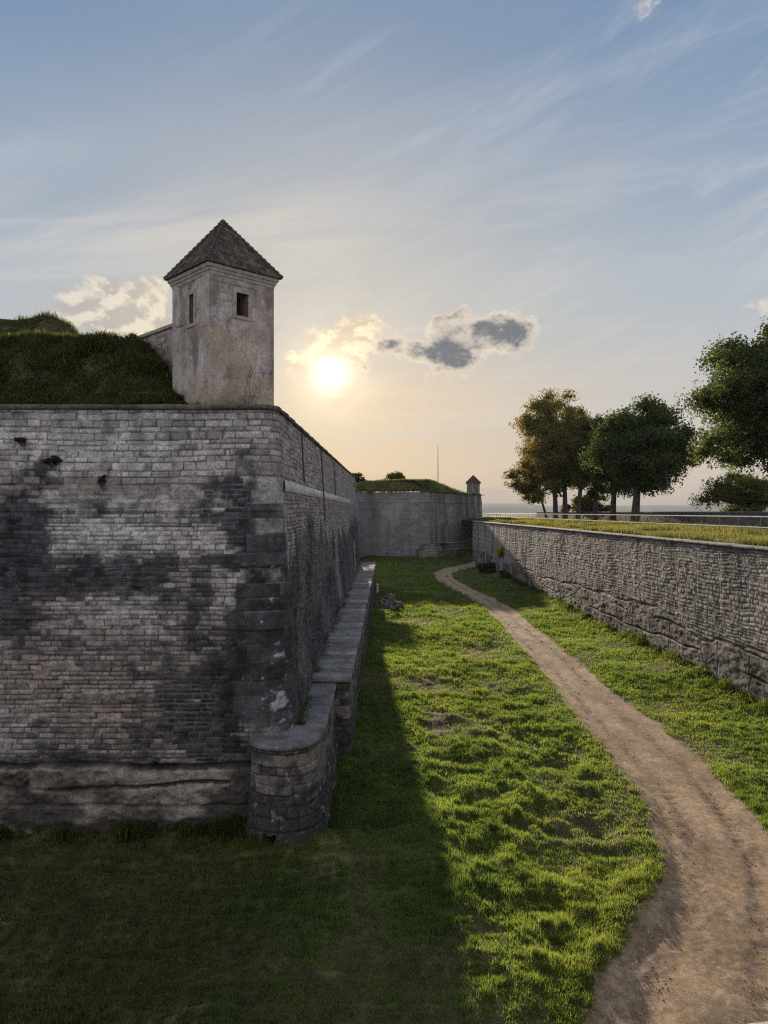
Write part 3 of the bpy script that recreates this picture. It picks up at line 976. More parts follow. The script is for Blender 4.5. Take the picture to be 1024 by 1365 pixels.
def build_ledge():
    root = empty('ledge_wall', (-1.6, 22, FLOOR), 'low stepped ledge with slab coping along the foot of the bastion, round nose nearest', 'wall')
    low = catmull([(-3.5, 20.2), (-3.42, 19.5), (-3.32, 19.08), (-2.9, 18.78), (-2.35, 18.72), (-1.92, 19.0), (-1.72, 19.6), (-1.67, 20.5), (-1.68, 22.5), (-1.70, 25.62)], .04)
    f0 = ledge_fn(-5.75)

    def fn_low(U, Z, X, Y):
        d, c = f0(U, Z, X, Y)
        hole = sst(.16 - np.abs(X + 2.83), 0, .05) * (Y < 19.2) * sst(-7.98 - .12 * np.cos((X + 2.83) * 9) - Z, -.05, .03)
        d = d - .45 * hole + .03 * sst(-Z, 7.6, 8.4) * fbm(U * 1.2, Z, 84, 3) * 5
        hl = hole[..., None]
        c = c * (1 - hl) + np.array((.02, .018, .016)) * hl
        return d, c
    wall_mesh('lower_face', low, lambda x, y: .03, lambda x, y: -5.95, lambda x, y: FLOOR - .6, .05, 110, fn_low, M_STONE, root)

    # coping of the lower step: a rounded lip outside, running back to the wall
    P, Nn, us = resample(low, lambda x, y: .06)
    V = []; C = []
    prof = [(-.06, -.13), (.05, -.13), (.085, -.09), (.09, -.03), (.06, .005), (0, .015)]
    nin = 9
    for i, (p, n) in enumerate(zip(P, Nn)):
        z0 = -5.83
        tgt = np.array([-3.1, max(20.3, min(p[1] + .1, 25.62))]) if p[1] < 20.4 else np.array([-2.75, p[1]])
        row = [(p + n * o, z0 + dz) for (o, dz) in prof]
        for k in range(1, nin):
            q = p + (tgt - p) * (k / (nin - 1.0))
            row.append((q, z0 + .015 + .015 * math.sin(k * 1.1)))
        for j, (q, z) in enumerate(row):
            jg = .03 * float(fbm(np.array(q[0] * 2.3), np.array(q[1] * 2.3), 85, 3) - .5)
            V.append((q[0] + jg, q[1] + jg, z + jg))
            t = float(fbm(np.array(q[0] * 1.4), np.array(q[1] * 1.4), 86, 4))
            moss = float(sst(np.array(j + 3 * (t - .5)), 10.2, 12.5))
            b = .07 + .17 * t
            C.append((b * (1 - moss) + .05 * moss, b * .97 * (1 - moss) + .055 * moss, b * .95 * (1 - moss) + .025 * moss))
    np_mesh('lower_coping', np.array(V), grid_faces(len(P), len(prof) + nin - 1, True), M_SLAB, root, np.array(C), True)

    # upper step
    def xo(y): return -1.22 + .0036 * (y - 25.6)
    up = round_path([(-2.9, 25.60), (xo(25.6), 25.60), (xo(84.2), 84.2), (-3.0, 84.2)], [0, .06, .06, 0], .03)
    f1 = ledge_fn(-5.6)
    wall_mesh('upper_face', up, lambda x, y: max(.035, .003 * y), lambda x, y: -5.78, lambda x, y: FLOOR - .6, .045, 90, f1, M_STONE, root)
    rng = random.Random(3)
    V, F, C = [], [], []
    y = 25.52
    while y < 84.1:
        L = rng.uniform(.55, .95) * (1 + .004 * y)
        y1 = min(y + L, 84.2)
        dz = rng.uniform(-.022, .022); tl = rng.uniform(-.02, .02); ov = rng.uniform(-.02, .03)
        b = rng.uniform(.13, .30)
        nx, ny = 7, 4
        base = len(V)
        xs = np.linspace(0, 1, nx)
        x_in, x_out = -2.75, xo((y + y1) / 2) + .09 + ov
        for iy in range(ny):
            for ix in range(nx):
                yy = y + .012 + (y1 - y - .024) * iy / (ny - 1)
                xx = x_in + (x_out - x_in) * xs[ix]
                zz = -5.585 + dz + tl * (ix / (nx - 1) - .5) + .02 * float(fbm(np.array(xx * 3), np.array(yy * 3), 87, 3) - .5)
                if iy in (0, ny - 1): zz -= .012
                V.append((xx, yy, zz)); t = float(fbm(np.array(xx * 2.1), np.array(yy * 2.1), 88, 3))
                moss = max(0, 1 - ix / 1.6) * .9
                k = b * (.65 + .7 * t)
                C.append((k * (1 - moss) + .05 * moss, k * .96 * (1 - moss) + .06 * moss, k * .92 * (1 - moss) + .02 * moss))
        for iy in range(ny - 1):
            for ix in range(nx - 1):
                a = base + iy * nx + ix
                F.append((a, a + 1, a + nx + 1, a + nx))
        # skirts: near end, outer side, far end
        rim = [base + ix for ix in range(nx)] + [base + iy * nx + nx - 1 for iy in range(1, ny)] + [base + (ny - 1) * nx + ix for ix in range(nx - 2, -1, -1)]
        lo = len(V)
        for r_ in rim:
            p = V[r_]; V.append((p[0], p[1], -5.78)); C.append(tuple(np.array(C[r_]) * .7))
        for k in range(len(rim) - 1):
            F.append((rim[k + 1], rim[k], lo + k, lo + k + 1))
        y = y1
    np_mesh('upper_coping', np.array(V), np.array(F), M_SLAB, root, np.array(C))
    # weeds rooted where the slabs meet the wall
    rs = np.random.RandomState(8)
    n = 3800
    yy = 20.5 + rs.rand(n) ** 1.6 * 50
    dens = fbm(yy * .6, yy * 0, 89, 3)
    k = rs.rand(n) < sst(dens, .42, .62)
    yy = yy[k]; n = len(yy)
    xw = -2.92 - .30 * (yy - 20.2) / 63.8 + .06 * (bastion_top(0, yy) + 5.7)
    xx = xw + .02 + np.abs(rs.randn(n)) * .11
    c = lerp3((.035, .05, .012), (.12, .12, .035), rs.rand(n))
    o = blades('wall_weeds', xx, yy, np.where(yy < 25.6, -5.83, -5.6) + 0 * yy, rs.uniform(.04, .15, n), rs.uniform(.008, .018, n), c, 1.0, 9)
    tag(o, 'scrubby weeds growing along the joint of ledge and bastion wall', 'weeds', kind='stuff')


build_ledge()


def build_foot_weeds():
    rs = np.random.RandomState(71)
    n = 26000
    x1 = -13 + rs.rand(n // 2) * 9.5; y1 = 19.62 - np.abs(rs.randn(n // 2)) * .30
    y2 = 27 + rs.rand(n // 2) ** 1.5 * 70; x2 = np.interp(y2, [31, 80, 112], [16.0, 15.7, 15.1]) - np.abs(rs.randn(n // 2)) * .28
    x = np.concatenate([x1, x2]); y = np.concatenate([y1, y2])
    d = fbm(x * 1.1, y * 1.1, 72, 3)
    k = rs.rand(n) < sst(d, .38, .60)
    x, y, d = x[k], y[k], d[k]; n = len(x)
    h = rs.uniform(.08, .38, n) * (.3 + 1.4 * sst(d, .42, .7)); w = rs.uniform(.012, .035, n) * np.maximum(1, y / 35)
    c = lerp3((.022, .038, .012), (.075, .095, .030), rs.rand(n))
    c = np.where((rs.rand(n) < .2)[:, None], lerp3((.09, .075, .04), (.17, .14, .08), rs.rand(n)), c)
    o = blades('foot_weeds', x, y, ground_z(x, y), h, w, c, 1.0, 73)
    tag(o, 'tall weeds growing along the feet of the walls', 'weeds', kind='stuff')


build_foot_weeds()


# ------------------------------------------------------------------ watchtowers
def tower(root, cx, cy, zb, zt, half, rot, eave, zapex, win, seed, roof_cols, fine=.03, wall_cols=None):
    """square turret with cornice and pyramid roof. win: list of (face index, centre offset, z0, z1, half width)"""
    ca, sa = math.cos(rot), math.sin(rot)
    def W(lx, ly): return (cx + lx * ca - ly * sa, cy + lx * sa + ly * ca)
    corners = [(-half, -half), (half, -half), (half, half), (-half, half)]
    V, F, C = [], [], []
    wc = wall_cols or ((.29, .225, .20), (.50, .43, .39))
    for f in range(4):
        a, b = np.array(corners[f]), np.array(corners[(f + 1) % 4])
        T = (b - a) / (2 * half); Nn = np.array([T[1], -T[0]])
        ops = [w for w in win if w[0] == f]
        ss = np.unique(np.round(np.concatenate([np.arange(-half, half + 1e-6, fine), [half]] + [[w[1] - w[4], w[1] + w[4]] for w in ops]), 4))
        zs = np.unique(np.round(np.concatenate([np.arange(zb, zt, fine), [zt]] + [[w[2], w[3]] for w in ops]), 4))
        SS, ZZ = np.meshgrid(ss, zs, indexing='ij')
        ug = SS + f * 7.3
        n = fbm(ug * 2.2, ZZ * 2.2, seed, 5); nb = fbm(ug * .9, ZZ * .8, seed + 1, 4)
        h, e, cu, cv, g = courses(ug, ZZ, .20, .32, .3, .7, seed + 2, warp=.02)
        bare = sst(nb + (n - .5) * .5, .50, .60)                     # where the render has come off
        edge = sst(np.abs(SS), half - .34, half - .22)
        q, eq, _, _, gq = courses(ug, ZZ, .30, .36, .5, .9, seed + 4, warp=.008)
        c = lerp3(wc[0], wc[1], np.clip(.5 + (n - .5) * 1.3, 0, 1))
        c = c * (1 - bare[..., None] * .55) + lerp3((.20, .19, .18), (.36, .335, .30), g) * bare[..., None] * .55
        j = (1 - sst(e, .004, .018)) * bare
        c = c * (1 - .5 * j[..., None])
        ec = lerp3((.20, .185, .165), (.31, .29, .26), gq)
        c = c * (1 - .5 * edge[..., None]) + ec * .5 * edge[..., None]
        soot = sst(fbm(ug * 1.9, ZZ * .45, seed + 6, 5) + .10 * sst(ZZ, zt - .8, zt), .52, .68)[..., None] * .55
        c = c * (1 - soot) + np.array((.07, .065, .06)) * soot
        och = sst(fbm(ug * .9, ZZ * .9, seed + 8, 4), .46, .62)[..., None] * .55
        c = c * (1 - och) + np.array((.34, .27, .185)) * och
        wht = sst(fbm(ug * 1.5, ZZ * 1.3, seed + 7, 4), .60, .68)[..., None] * .6
        c = c * (1 - wht) + np.array((.40, .385, .36)) * wht
        low = sst(zb + 1.0 - ZZ + (n - .5) * .8, 0, .9)[..., None] * .35
        c = c * (1 - low) + np.array((.10, .09, .08)) * low
        d = (-.016 * j + (h - .5) * .018 * bare - .012 * bare + (n - .5) * .03 + .012 * edge) * sst(half - np.abs(SS), 0, .05)
        bx = a[0] + T[0] * (SS + half) + Nn[0] * d; by = a[1] + T[1] * (SS + half) + Nn[1] * d
        x = cx + bx * ca - by * sa; y = cy + bx * sa + by * ca
        base = sum(len(v) for v in V)
        V.append(np.stack([x, y, ZZ], -1).reshape(-1, 3)); C.append(c.reshape(-1, 3))
        ff = grid_faces(len(ss), len(zs)).reshape(len(ss) - 1, len(zs) - 1, 4)
        keep = np.ones((len(ss) - 1, len(zs) - 1), bool)
        sm, zm = (ss[:-1] + ss[1:]) / 2, (zs[:-1] + zs[1:]) / 2
        for w in ops:
            keep &= ~((np.abs(sm - w[1]) < w[4])[:, None] & ((zm > w[2]) & (zm < w[3]))[None, :])
        F.append(ff[keep] + base)
        # reveals and the dark room behind, plus a stone frame
        for (_, so, z0, z1, hw) in ops:
            def Pt(s, dpt, z):
                l = a + T * (s + half) + Nn * dpt
                q2 = W(l[0], l[1]); return (q2[0], q2[1], z)
            m = MB()
            dp = -.42
            o4 = [(so - hw, z0), (so + hw, z0), (so + hw, z1), (so - hw, z1)]
            m.add([Pt(s, .012, z) for s, z in o4] + [Pt(s, dp, z) for s, z in o4],
                  [(0, 1, 5, 4), (1, 2, 6, 5), (2, 3, 7, 6), (3, 0, 4, 7)])
            wo = m.build('window', M_REVEAL, root)
            m = MB()
            m.add([Pt(s, dp + .003, z) for s, z in [(so - hw, z0), (so + hw, z0), (so + hw, z1), (so - hw, z1)]], [(0, 1, 2, 3)])
            op = m.build('opening', M_DARK, wo); op.location = (0, 0, 0)
            m = MB()
            fw = .11
            for (s0, s1, za, zb_) in ((so - hw - fw, so - hw, z0, z1), (so + hw, so + hw + fw, z0, z1), (so - hw - fw, so + hw + fw, z1, z1 + .14), (so - hw - fw - .02, so + hw + fw + .02, z0 - .1, z0)):
                pf = [Pt(s, dd, z) for dd in (-.04, .032) for s, z in ((s0, za), (s1, za), (s1, zb_), (s0, zb_))]
                m.add(pf, [(0, 3, 2, 1), (4, 5, 6, 7), (0, 1, 5, 4), (1, 2, 6, 5), (2, 3, 7, 6), (3, 0, 4, 7)])
            fr = m.build('frame', M_FRAME, wo, .008); fr.location = (0, 0, 0)
    np_mesh('wall', np.concatenate(V), np.concatenate(F), M_PLASTER, root, np.concatenate(C))
    # cornice: stepped mouldings
    m = MB()
    prev = zt - .02
    for k, (ov, th) in enumerate(((.03, .09), (.07, .08), (.115, .10))):
        hh = half + ov
        lo = [W(sx * (hh - .02), sy * (hh - .02)) + (prev,) for sx, sy in ((-1, -1), (1, -1), (1, 1), (-1, 1))]
        hi = [W(sx * hh, sy * hh) + (prev + th,) for sx, sy in ((-1, -1), (1, -1), (1, 1), (-1, 1))]
        m.add(lo + hi, [(3, 2, 1, 0), (4, 5, 6, 7), (0, 1, 5, 4), (1, 2, 6, 5), (2, 3, 7, 6), (3, 0, 4, 7)])
        prev += th + .002
    m.build('cornice', M_FRAME, root, .012)
    # roof: overlapping tile courses up the four slopes, then hip tiles
    ze = prev
    nrow = max(6, int((zapex - ze) / .115))
    V, F, C = [], [], []
    rng = random.Random(seed)
    for f in range(4):
        ang = rot + f * math.pi / 2
        cf, sf = math.cos(ang), math.sin(ang)
        for r in range(nrow):
            t0, t1 = r / nrow, min(1.0, (r + 1.35) / nrow)
            h0, h1 = eave * (1 - t0), eave * (1 - t1)
            z0, z1 = ze + (zapex - ze) * t0, ze + (zapex - ze) * t1
            s = -h0 + (0 if r % 2 else -.06)
            while s < h0 - .01:
                wd = rng.uniform(.13, .20)
                s0, s1 = max(s, -h0), min(s + wd - .008, h0)
                if s1 > s0 + .005:
                    lift = .035 + rng.uniform(-.006, .012)
                    sag = rng.uniform(-.012, .008)
                    u0, u1 = (max(-h1, min(h1, q)) for q in (s0, s1))
                    pts = [(s0, -h0 - .01 + sag, z0 + lift), (s1, -h0 - .01 + sag, z0 + lift), (u1, -h1, z1 + .008), (u0, -h1, z1 + .008), (s0, -h0 + .004 + sag, z0 + .002), (s1, -h0 + .004 + sag, z0 + .002)]
                    b = len(V)
                    V += [(cx + x * cf - y * sf, cy + x * sf + y * cf, z) for x, y, z in pts]
                    F += [(b, b + 1, b + 2, b + 3), (b + 4, b + 5, b + 1, b)]
                    t = rng.random(); mo = rng.random() < .18
                    k = np.array(roof_cols[0]) * (1 - t) + np.array(roof_cols[1]) * t
                    if mo: k = np.array((.06, .065, .035))
                    C += [tuple(k)] * 6
                s += wd
    # closed soffit
    b = len(V)
    V += [W(sx * eave, sy * eave) + (ze + .001,) for sx, sy in ((-1, -1), (1, -1), (1, 1), (-1, 1))]
    F.append((b + 3, b + 2, b + 1, b)); C += [tuple(np.array(roof_cols[0]) * .8)] * 4
    roof = np_mesh('roof', np.array(V), np.array(F), M_TILE, root, np.array(C))
    m = MB()
    for sx, sy in ((-1, -1), (1, -1), (1, 1), (-1, 1)):
        for r in range(nrow):
            t0, t1 = r / nrow, min(.999, (r + 1.25) / nrow)
            p0 = W(sx * eave * (1 - t0), sy * eave * (1 - t0)) + (ze + (zapex - ze) * t0 + .045,)
            p1 = W(sx * eave * (1 - t1), sy * eave * (1 - t1)) + (ze + (zapex - ze) * t1 + .028,)
            m.tube([p0, p1], [.062, .040], 7)
    m.tube([(cx, cy, zapex - .04), (cx, cy, zapex + .05), (cx, cy, zapex + .09)], [.10, .08, .02], 8)
    hp = m.build('hip_tiles', M_HIP, roof); hp.location = (0, 0, 0)


M_REVEAL = mat_plain('window_reveal', (.14, .085, .065), (.24, .16, .13), 5.0)
M_FRAME = mat_plain('dressed_stone', (.22, .20, .17), (.38, .35, .31), 6.0, 0.9, 0.01)
M_HIP = mat_plain('hip_tile', (.045, .038, .034), (.11, .09, .078), 9.0, 0.9, 0.01)

t1 = empty('watchtower', (-4.65, 21.65, 2.7), 'square stone watchtower with pyramid tiled roof on the near bastion corner', 'watchtower')
# rotated 45 degrees: face 0 looks to the lower right, face 3 to the lower left
tower(t1, -4.65, 21.67, 2.55, 6.45, 1.045, R(43), 1.215, 8.36,
      [(0, -.02, 5.45, 6.08, .19), (3, .10, 5.25, 6.05, .12)], 700, ((.045, .036, .032), (.125, .095, .08)))

# ------------------------------------------------------------------ rampart earth on the near bastion
M_EARTH = mat_attr('rampart_turf', 0.95, 5.0, 0.4, 0.05, 9.0, 0.1)


def rampart_z(x, y):
    x, y = np.broadcast_arrays(np.asarray(x, float), np.asarray(y, float))
    top = 5.42 + .22 * (fbm(x * .35, y * .2, 91, 3) - .5)
    s = sst(y, 20.3, 23.5)
    near = 2.86 + (top - 2.86) * (.30 * np.clip((y - 20.45) / 3.2, 0, 1) + .70 * s)
    # falls away towards the tower
    edge = -4.75 - .50 * np.clip(y - 20.5, 0, 6)
    fall = sst(x, edge - 1.6, edge + .5)
    flat = 2.80
    z = near * (1 - fall) + flat * fall
    second = 4.15 * sst(y, 31, 37) * (1 - sst(x + .2 * (y - 31), -15.0, -11.4)) * (1 + .12 * (fbm(x * .8, y * .3, 92, 3) - .5))
    z = z + second
    return z + .55 * (fbm(x * .8, y * .8, 93, 4) - .5) * (.3 + .7 * s)


def build_rampart():
    xs = np.concatenate([np.linspace(-50, -18, 18)[:-1], np.arange(-18, -3.45, .14)])
    ys = np.concatenate([np.arange(20.42, 28, .11), np.arange(28, 46, .4), np.linspace(46.5, 84, 20)])
    X, Y = np.meshgrid(xs, ys, indexing='ij')
    Z = rampart_z(X, Y)
    n = fbm(X * 1.5, Y * 1.5, 94, 4)
    c = lerp3((.035, .032, .016), (.085, .080, .035), n)
    o = np_mesh('rampart', np.stack([X, Y, Z], -1).reshape(-1, 3), grid_faces(len(xs), len(ys)), M_EARTH, None, c.reshape(-1, 3), True)
    tag(o, 'grassy earth rampart behind the bastion wall top', 'earthwork', kind='structure')
    rs = np.random.RandomState(14)
    n = 190000
    y = 20.5 + rs.rand(n) ** 1.25 * 7.0
    x = -14.5 + rs.rand(n) * 10.8
    n2 = 40000
    y = np.concatenate([y, 29 + rs.rand(n2) * 10]); x = np.concatenate([x, -24 + rs.rand(n2) * 14])
    edge = -4.6 - .46 * np.clip(y - 20.5, 0, 6)
    k = (x < edge + .4 * rs.randn(len(x))) & (rs.rand(len(x)) < .35 + sst(fbm(x * 1.2, y * 1.2, 95, 3), .35, .6))
    x, y = x[k], y[k]; n = len(x)
    h = rs.uniform(.06, .22, n) * (.3 + 1.5 * sst(fbm(x * 1.4, y * 1.4, 96, 3), .35, .7)); w = rs.uniform(.014, .03, n)
    c = lerp3((.022, .034, .014), (.058, .064, .028), np.clip(fbm(x * .8, y * .8, 97, 3) + rs.uniform(-.3, .3, n), 0, 1))
    dry = (rs.rand(n) < .22)[:, None]
    c = np.where(dry, lerp3((.09, .07, .03), (.18, .14, .065), rs.rand(n)), c)
    o = blades('rampart_grass', x, y, rampart_z(x, y), h, w, c, 1.4, 15)
    tag(o, 'dark shaggy grass on the rampart slope above the bastion front', 'grass', kind='stuff')


build_rampart()

# sloping parapet wall that meets the tower from the left
def parapet_fn(U, Z, X, Y):
    h, e, cu, cv, g = courses(U, Z, .16, .26, .25, .6, 505)
    n = fbm(U * 3, Z * 3, 98, 4)
    c = lerp3((.22, .18, .155), (.40, .34, .30), np.clip(g * .6 + n * .4, 0, 1))
    j = 1 - sst(e, .005, .02)
    return -.02 * j + (h - .5) * .03 + (n - .5) * .03, c * (1 - .5 * j[..., None])


pr = empty('parapet_wall', (-7.5, 24, 3), 'short stone parapet rising to the watchtower from behind the grassy rampart', 'wall')
wall_mesh('wall', np.array([(-9.6, 26.2), (-5.6, 22.55)]), lambda x, y: .05, lambda x, y: 5.82 - .05 * (y - 22.5), lambda x, y: 2.5, 0, 60, parapet_fn, M_STONE, pr)
m = MB()
for k in range(8):
    a = np.array((-9.6, 26.2)) + np.array((4.0, -3.65)) * (k / 8.0); b = np.array((-9.6, 26.2)) + np.array((4.0, -3.65)) * ((k + .985) / 8.0)
    nrm = np.array((-3.65, -4.0)); nrm = nrm / np.linalg.norm(nrm)
    zs = [5.825 - .05 * (p[1] - 22.5) for p in (a, b)]
    pts = []
    for dz in (0, .11):
        pts += [tuple(a + nrm * .07) + (zs[0] + dz,), tuple(b + nrm * .07) + (zs[1] + dz,), tuple(b - nrm * .5) + (zs[1] + dz,), tuple(a - nrm * .5) + (zs[0] + dz,)]
    m.add(pts, [(3, 2, 1, 0), (4, 5, 6, 7), (0, 1, 5, 4), (1, 2, 6, 5), (2, 3, 7, 6), (3, 0, 4, 7)])
m.build('coping', M_FRAME, pr, .015)


# ------------------------------------------------------------------ counterscarp wall on the right
def scarp_fn(U, Z, X, Y):
    v = Z
    wu = U + .25 * (fbm(U * .9, v * .9, 110, 2) - .5); wv = v + .2 * (fbm(U * .9 + 7, v * .9, 111, 2) - .5)
    idv, ed, _, _, idv2 = courses(wu, wv, .11, .24, .20, .55, 112, umin=-20, umax=170, warp=.05)
    ed = ed * 3.2
    idv = .5 * idv + .5 * idv2
    n = fbm(U * 2.3, v * 2.3, 113, 4); nb = fbm(U * .35, v * .35, 114, 3)
    stk = fbm(U * .9, v * .10, 115, 4)
    c = lerp3((.20, .175, .16), (.46, .415, .385), np.clip(.5 + (idv - .5) * 1.4 + (n - .5) * .6, 0, 1))
    # dark streaks and pale runs down the face
    dk = sst(stk + (n - .5) * .25, .53, .68)[..., None] * .62
    c = c * (1 - dk) + np.array((.085, .078, .08)) * dk
    pl = sst(fbm(U * 1.3, v * .09, 116, 3), .60, .72)[..., None] * .40
    c = c * (1 - pl) + np.array((.40, .37, .35)) * pl
    j = 1 - sst(ed, .03, .16)
    c = c * (1 - .62 * j[..., None])
    d = .030 * sst(ed, .02, .22) + (idv - .5) * .032 + (n - .5) * .03 + (nb - .5) * .09 - .02
    # natural rock below a wandering line
    line = FLOOR + 2.35 + .9 * (fbm(U * .12, U * 0, 117, 3) - .5) * 2 + .25 * (fbm(U * .9, U * 0, 118, 2) - .5)
    rock = sst(line - v, -.08, .08)
    stz = v + .30 * (fbm(U * .22, v * .15, 119, 3) - .5) * 2
    rr = fbm(U * .55, stz * 2.2, 120, 5); rf = fbm(U * 1.6, v * 6.0, 121, 5)
    cr = np.exp(-((((stz * 1.05) % 1.0) - .5) / .045) ** 2) * sst(fbm(U * .35, stz * .8, 122, 2), .38, .55)
    vcr = np.exp(-((((U * .33 + .10 * rr) % 1.0) - .5) / .012) ** 2) * (fbm(U * .7, v * .5, 123, 2) > .48)
    dr = .0 + (rr - .5) * .09 + (rf - .5) * .07 + (fbm(U * 5, v * 9, 125, 3) - .5) * .03 - .10 * cr - .03 * vcr
    rc = lerp3((.10, .087, .08), (.27, .235, .215), sst(rr * .5 + rf * .5, .32, .66))
    rd = sst(fbm(U * .7, v * .8, 124, 5) + .2 * cr, .42, .62)[..., None] * .75
    rc = rc * (1 - rd) + np.array((.038, .034, .034)) * rd
    d = d * (1 - rock) + dr * rock
    c = c * (1 - rock[..., None]) + rc * rock[..., None]
    lip = np.exp(-((v - line + .02) / .07) ** 2)
    d = d - .07 * lip
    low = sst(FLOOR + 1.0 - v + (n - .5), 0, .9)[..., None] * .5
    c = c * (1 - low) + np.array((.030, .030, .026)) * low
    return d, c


scarp_path = round_path([(15.1, 128), (15.2, 112), (15.75, 80), (16.02, 31), (16.1, -8)], [0, 6, 6, 6, 0], .4)
cs = empty('retaining_wall', (16, 40, FLOOR), 'long rough rubble retaining wall along the right side of the ditch', 'wall')
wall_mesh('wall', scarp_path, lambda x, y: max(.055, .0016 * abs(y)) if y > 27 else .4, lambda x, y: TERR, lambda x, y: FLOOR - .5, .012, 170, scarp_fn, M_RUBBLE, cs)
P, Nn, us = resample(scarp_path, lambda x, y: max(.12, .004 * abs(y)))
V, C = [], []
prof = [(-.5, 0), (.03, 0), (.12, .015), (.125, .10), (.10, .125), (-.5, .135)]
for i, (p, n) in enumerate(zip(P, Nn)):
    slab = math.floor(us[i] / 1.1)
    sj = float(_hash(np.array(float(slab)), np.array(0.0), 131)) - .5
    gap = abs(us[i] / 1.1 - slab - .04) < .05
    for (o, dz) in prof:
        jg = .03 * float(fbm(np.array(us[i] * 1.9), np.array(dz * 7.), 132, 3) - .5) + .03 * sj - (.03 if gap and o > 0 else 0)
        V.append((p[0] + n[0] * (o + jg), p[1] + n[1] * (o + jg), TERR + .004 + dz + jg * .5))
        k = .17 + .16 * float(fbm(np.array(us[i] * .8), np.array(dz * 3.), 133, 3)) + .05 * sj
        C.append((k, k * .95, k * .90))
np_mesh('coping', np.array(V), grid_faces(len(P), len(prof), True), M_SLAB, cs, np.array(C))


# ------------------------------------------------------------------ terrace on the right
def terr_z(x, y):
    x, y = np.broadcast_arrays(np.asarray(x, float), np.asarray(y, float))
    return TERR + .10 + .16 * (fbm(x * .4, y * .25, 141, 4) - .5) + .25 * sst(x, 17.5, 23) * .6 - 30 * sst(y, 205, 300) ** 1.5


def build_terrace():
    xs = np.concatenate([np.arange(15.55, 24, .25), np.arange(24, 46, .8), np.linspace(47, 260, 30)])
    ys = [-10.0]
    while ys[-1] < 290: ys.append(ys[-1] + max(.3, .008 * abs(ys[-1])))
    ys = np.array(ys)
    X, Y = np.meshgrid(xs, ys, indexing='ij')
    X = np.where(X < 15.6, np.interp(Y, [-8, 31, 80, 112, 128], [16.45, 16.4, 16.1, 15.6, 15.5]), np.maximum(X, np.interp(Y, [-8, 31, 80, 112, 128], [16.45, 16.4, 16.1, 15.6, 15.5])))
    Z = terr_z(X, Y)
    n = fbm(X * 1.2, Y * .8, 142, 4)
    c = lerp3((.055, .052, .028), (.12, .10, .055), n)
    o = np_mesh('terrace', np.stack([X, Y, Z], -1).reshape(-1, 3), grid_faces(len(xs), len(ys)), M_GROUND, None, c.reshape(-1, 3), True)
    tag(o, 'grassy terrace above the right hand retaining wall', 'ground', kind='structure')
    rs = np.random.RandomState(24)
    N = 170000
    y = 27 + 150 * rs.rand(N) ** 1.9
    x = 16.3 + 9.5 * rs.rand(N) ** 1.25 + (rs.rand(N) < .25) * rs.rand(N) * 12
    k = (rs.rand(N) < .25 + sst(fbm(x * .6, y * .4, 143, 3), .35, .6)) & (x > np.interp(y, [31, 80, 112, 128], [16.45, 16.2, 15.8, 15.7]))
    x, y = x[k], y[k]; n = len(x)
    lod = np.maximum(1, y / 32)
    tall = sst(fbm(x * .5, y * .25, 144, 3), .42, .68)
    h = (.08 + .34 * tall) * rs.uniform(.5, 1.3, n); w = .014 * lod * rs.uniform(.7, 1.4, n)
    g = lerp3((.05, .07, .016), (.12, .13, .035), rs.rand(n)); s = lerp3((.13, .108, .062), (.25, .21, .13), rs.rand(n))
    c = np.where((rs.rand(n) < .30 + .35 * tall)[:, None], s, g) * .72
    o = blades('terrace_grass', x, y, terr_z(x, y), h, w, c, .7, 25)
    tag(o, 'dry straw coloured grass along the terrace edge by the railing', 'grass', kind='stuff')


build_terrace()


def railing(name, pts, zfun, label, group, step=2.6, rails=(1.10, .42), rad=.028, mats=None):
    root = empty(name, (pts[0][0], pts[0][1], float(zfun(*pts[0]))), label, 'railing', group)
    path = np.array(pts, float)
    seg = np.linalg.norm(np.diff(path, axis=0), axis=1); L = np.concatenate([[0], np.cumsum(seg)])
    n = int(L[-1] / step)
    us = np.linspace(0, L[-1], n + 1)
    P = [(float(np.interp(u, L, path[:, 0])), float(np.interp(u, L, path[:, 1]))) for u in us]
    for x, y in P:
        m = MB(); z = float(zfun(x, y)); m.tube([(x, y, z - .15), (x, y, z + rails[0])], .024, 6)
        m.build('post', M_STEEL, root)
    for hgt in rails:
        m = MB(); m.tube([(x, y, float(zfun(x, y)) + hgt) for x, y in P], rad, 6); m.build('rail', M_WHITEPAINT, root)
    return root


TZ = TERR + .22
railing('railing', [(23.9, 33), (23.7, 170)], lambda x, y: TZ + 0 * x, 'long two rail metal railing running along the grassy terrace', None, 2.9, rad=.042)
railing('railing', [(15.9, 127), (19.8, 140), (23.4, 150)], lambda x, y: TERR + .1, 'short pale railing across the far end of the terrace', None, 2.2, (1.1, .55), .03)


# low boundary wall beyond the trees
def low_fn(U, Z, X, Y):
    h, e, cu, cv, g = courses(U, Z, .16, .28, .3, .7, 606)
    n = fbm(U * 2, Z * 2, 151, 4)
    c = lerp3((.10, .09, .08), (.22, .20, .18), np.clip(g * .5 + n * .5, 0, 1))
    return (h - .5) * .04 + (n - .5) * .05, c * (1 - .5 * (1 - sst(e, .005, .03)))[..., None]


lw = empty('boundary_wall', (39, 100, TERR), 'low dark stone boundary wall behind the row of trees', 'wall')
wall_mesh('wall', np.array([(39.0, 192.0), (39.0, 40.0)]), lambda x, y: .30, lambda x, y: -.08, lambda x, y: TERR - .3, 0, 16, low_fn, M_STONE, lw)
m = MB(); m.box((38.85, 40, -.076), (39.75, 192.1, .06)); m.build('coping', M_SLAB_PLAIN, lw, .02)
m = MB(); m.box((39.05, 190.0, TERR - .3), (39.7, 192.0, -.08)); m.build('pier', M_SLAB_PLAIN, lw, .02)


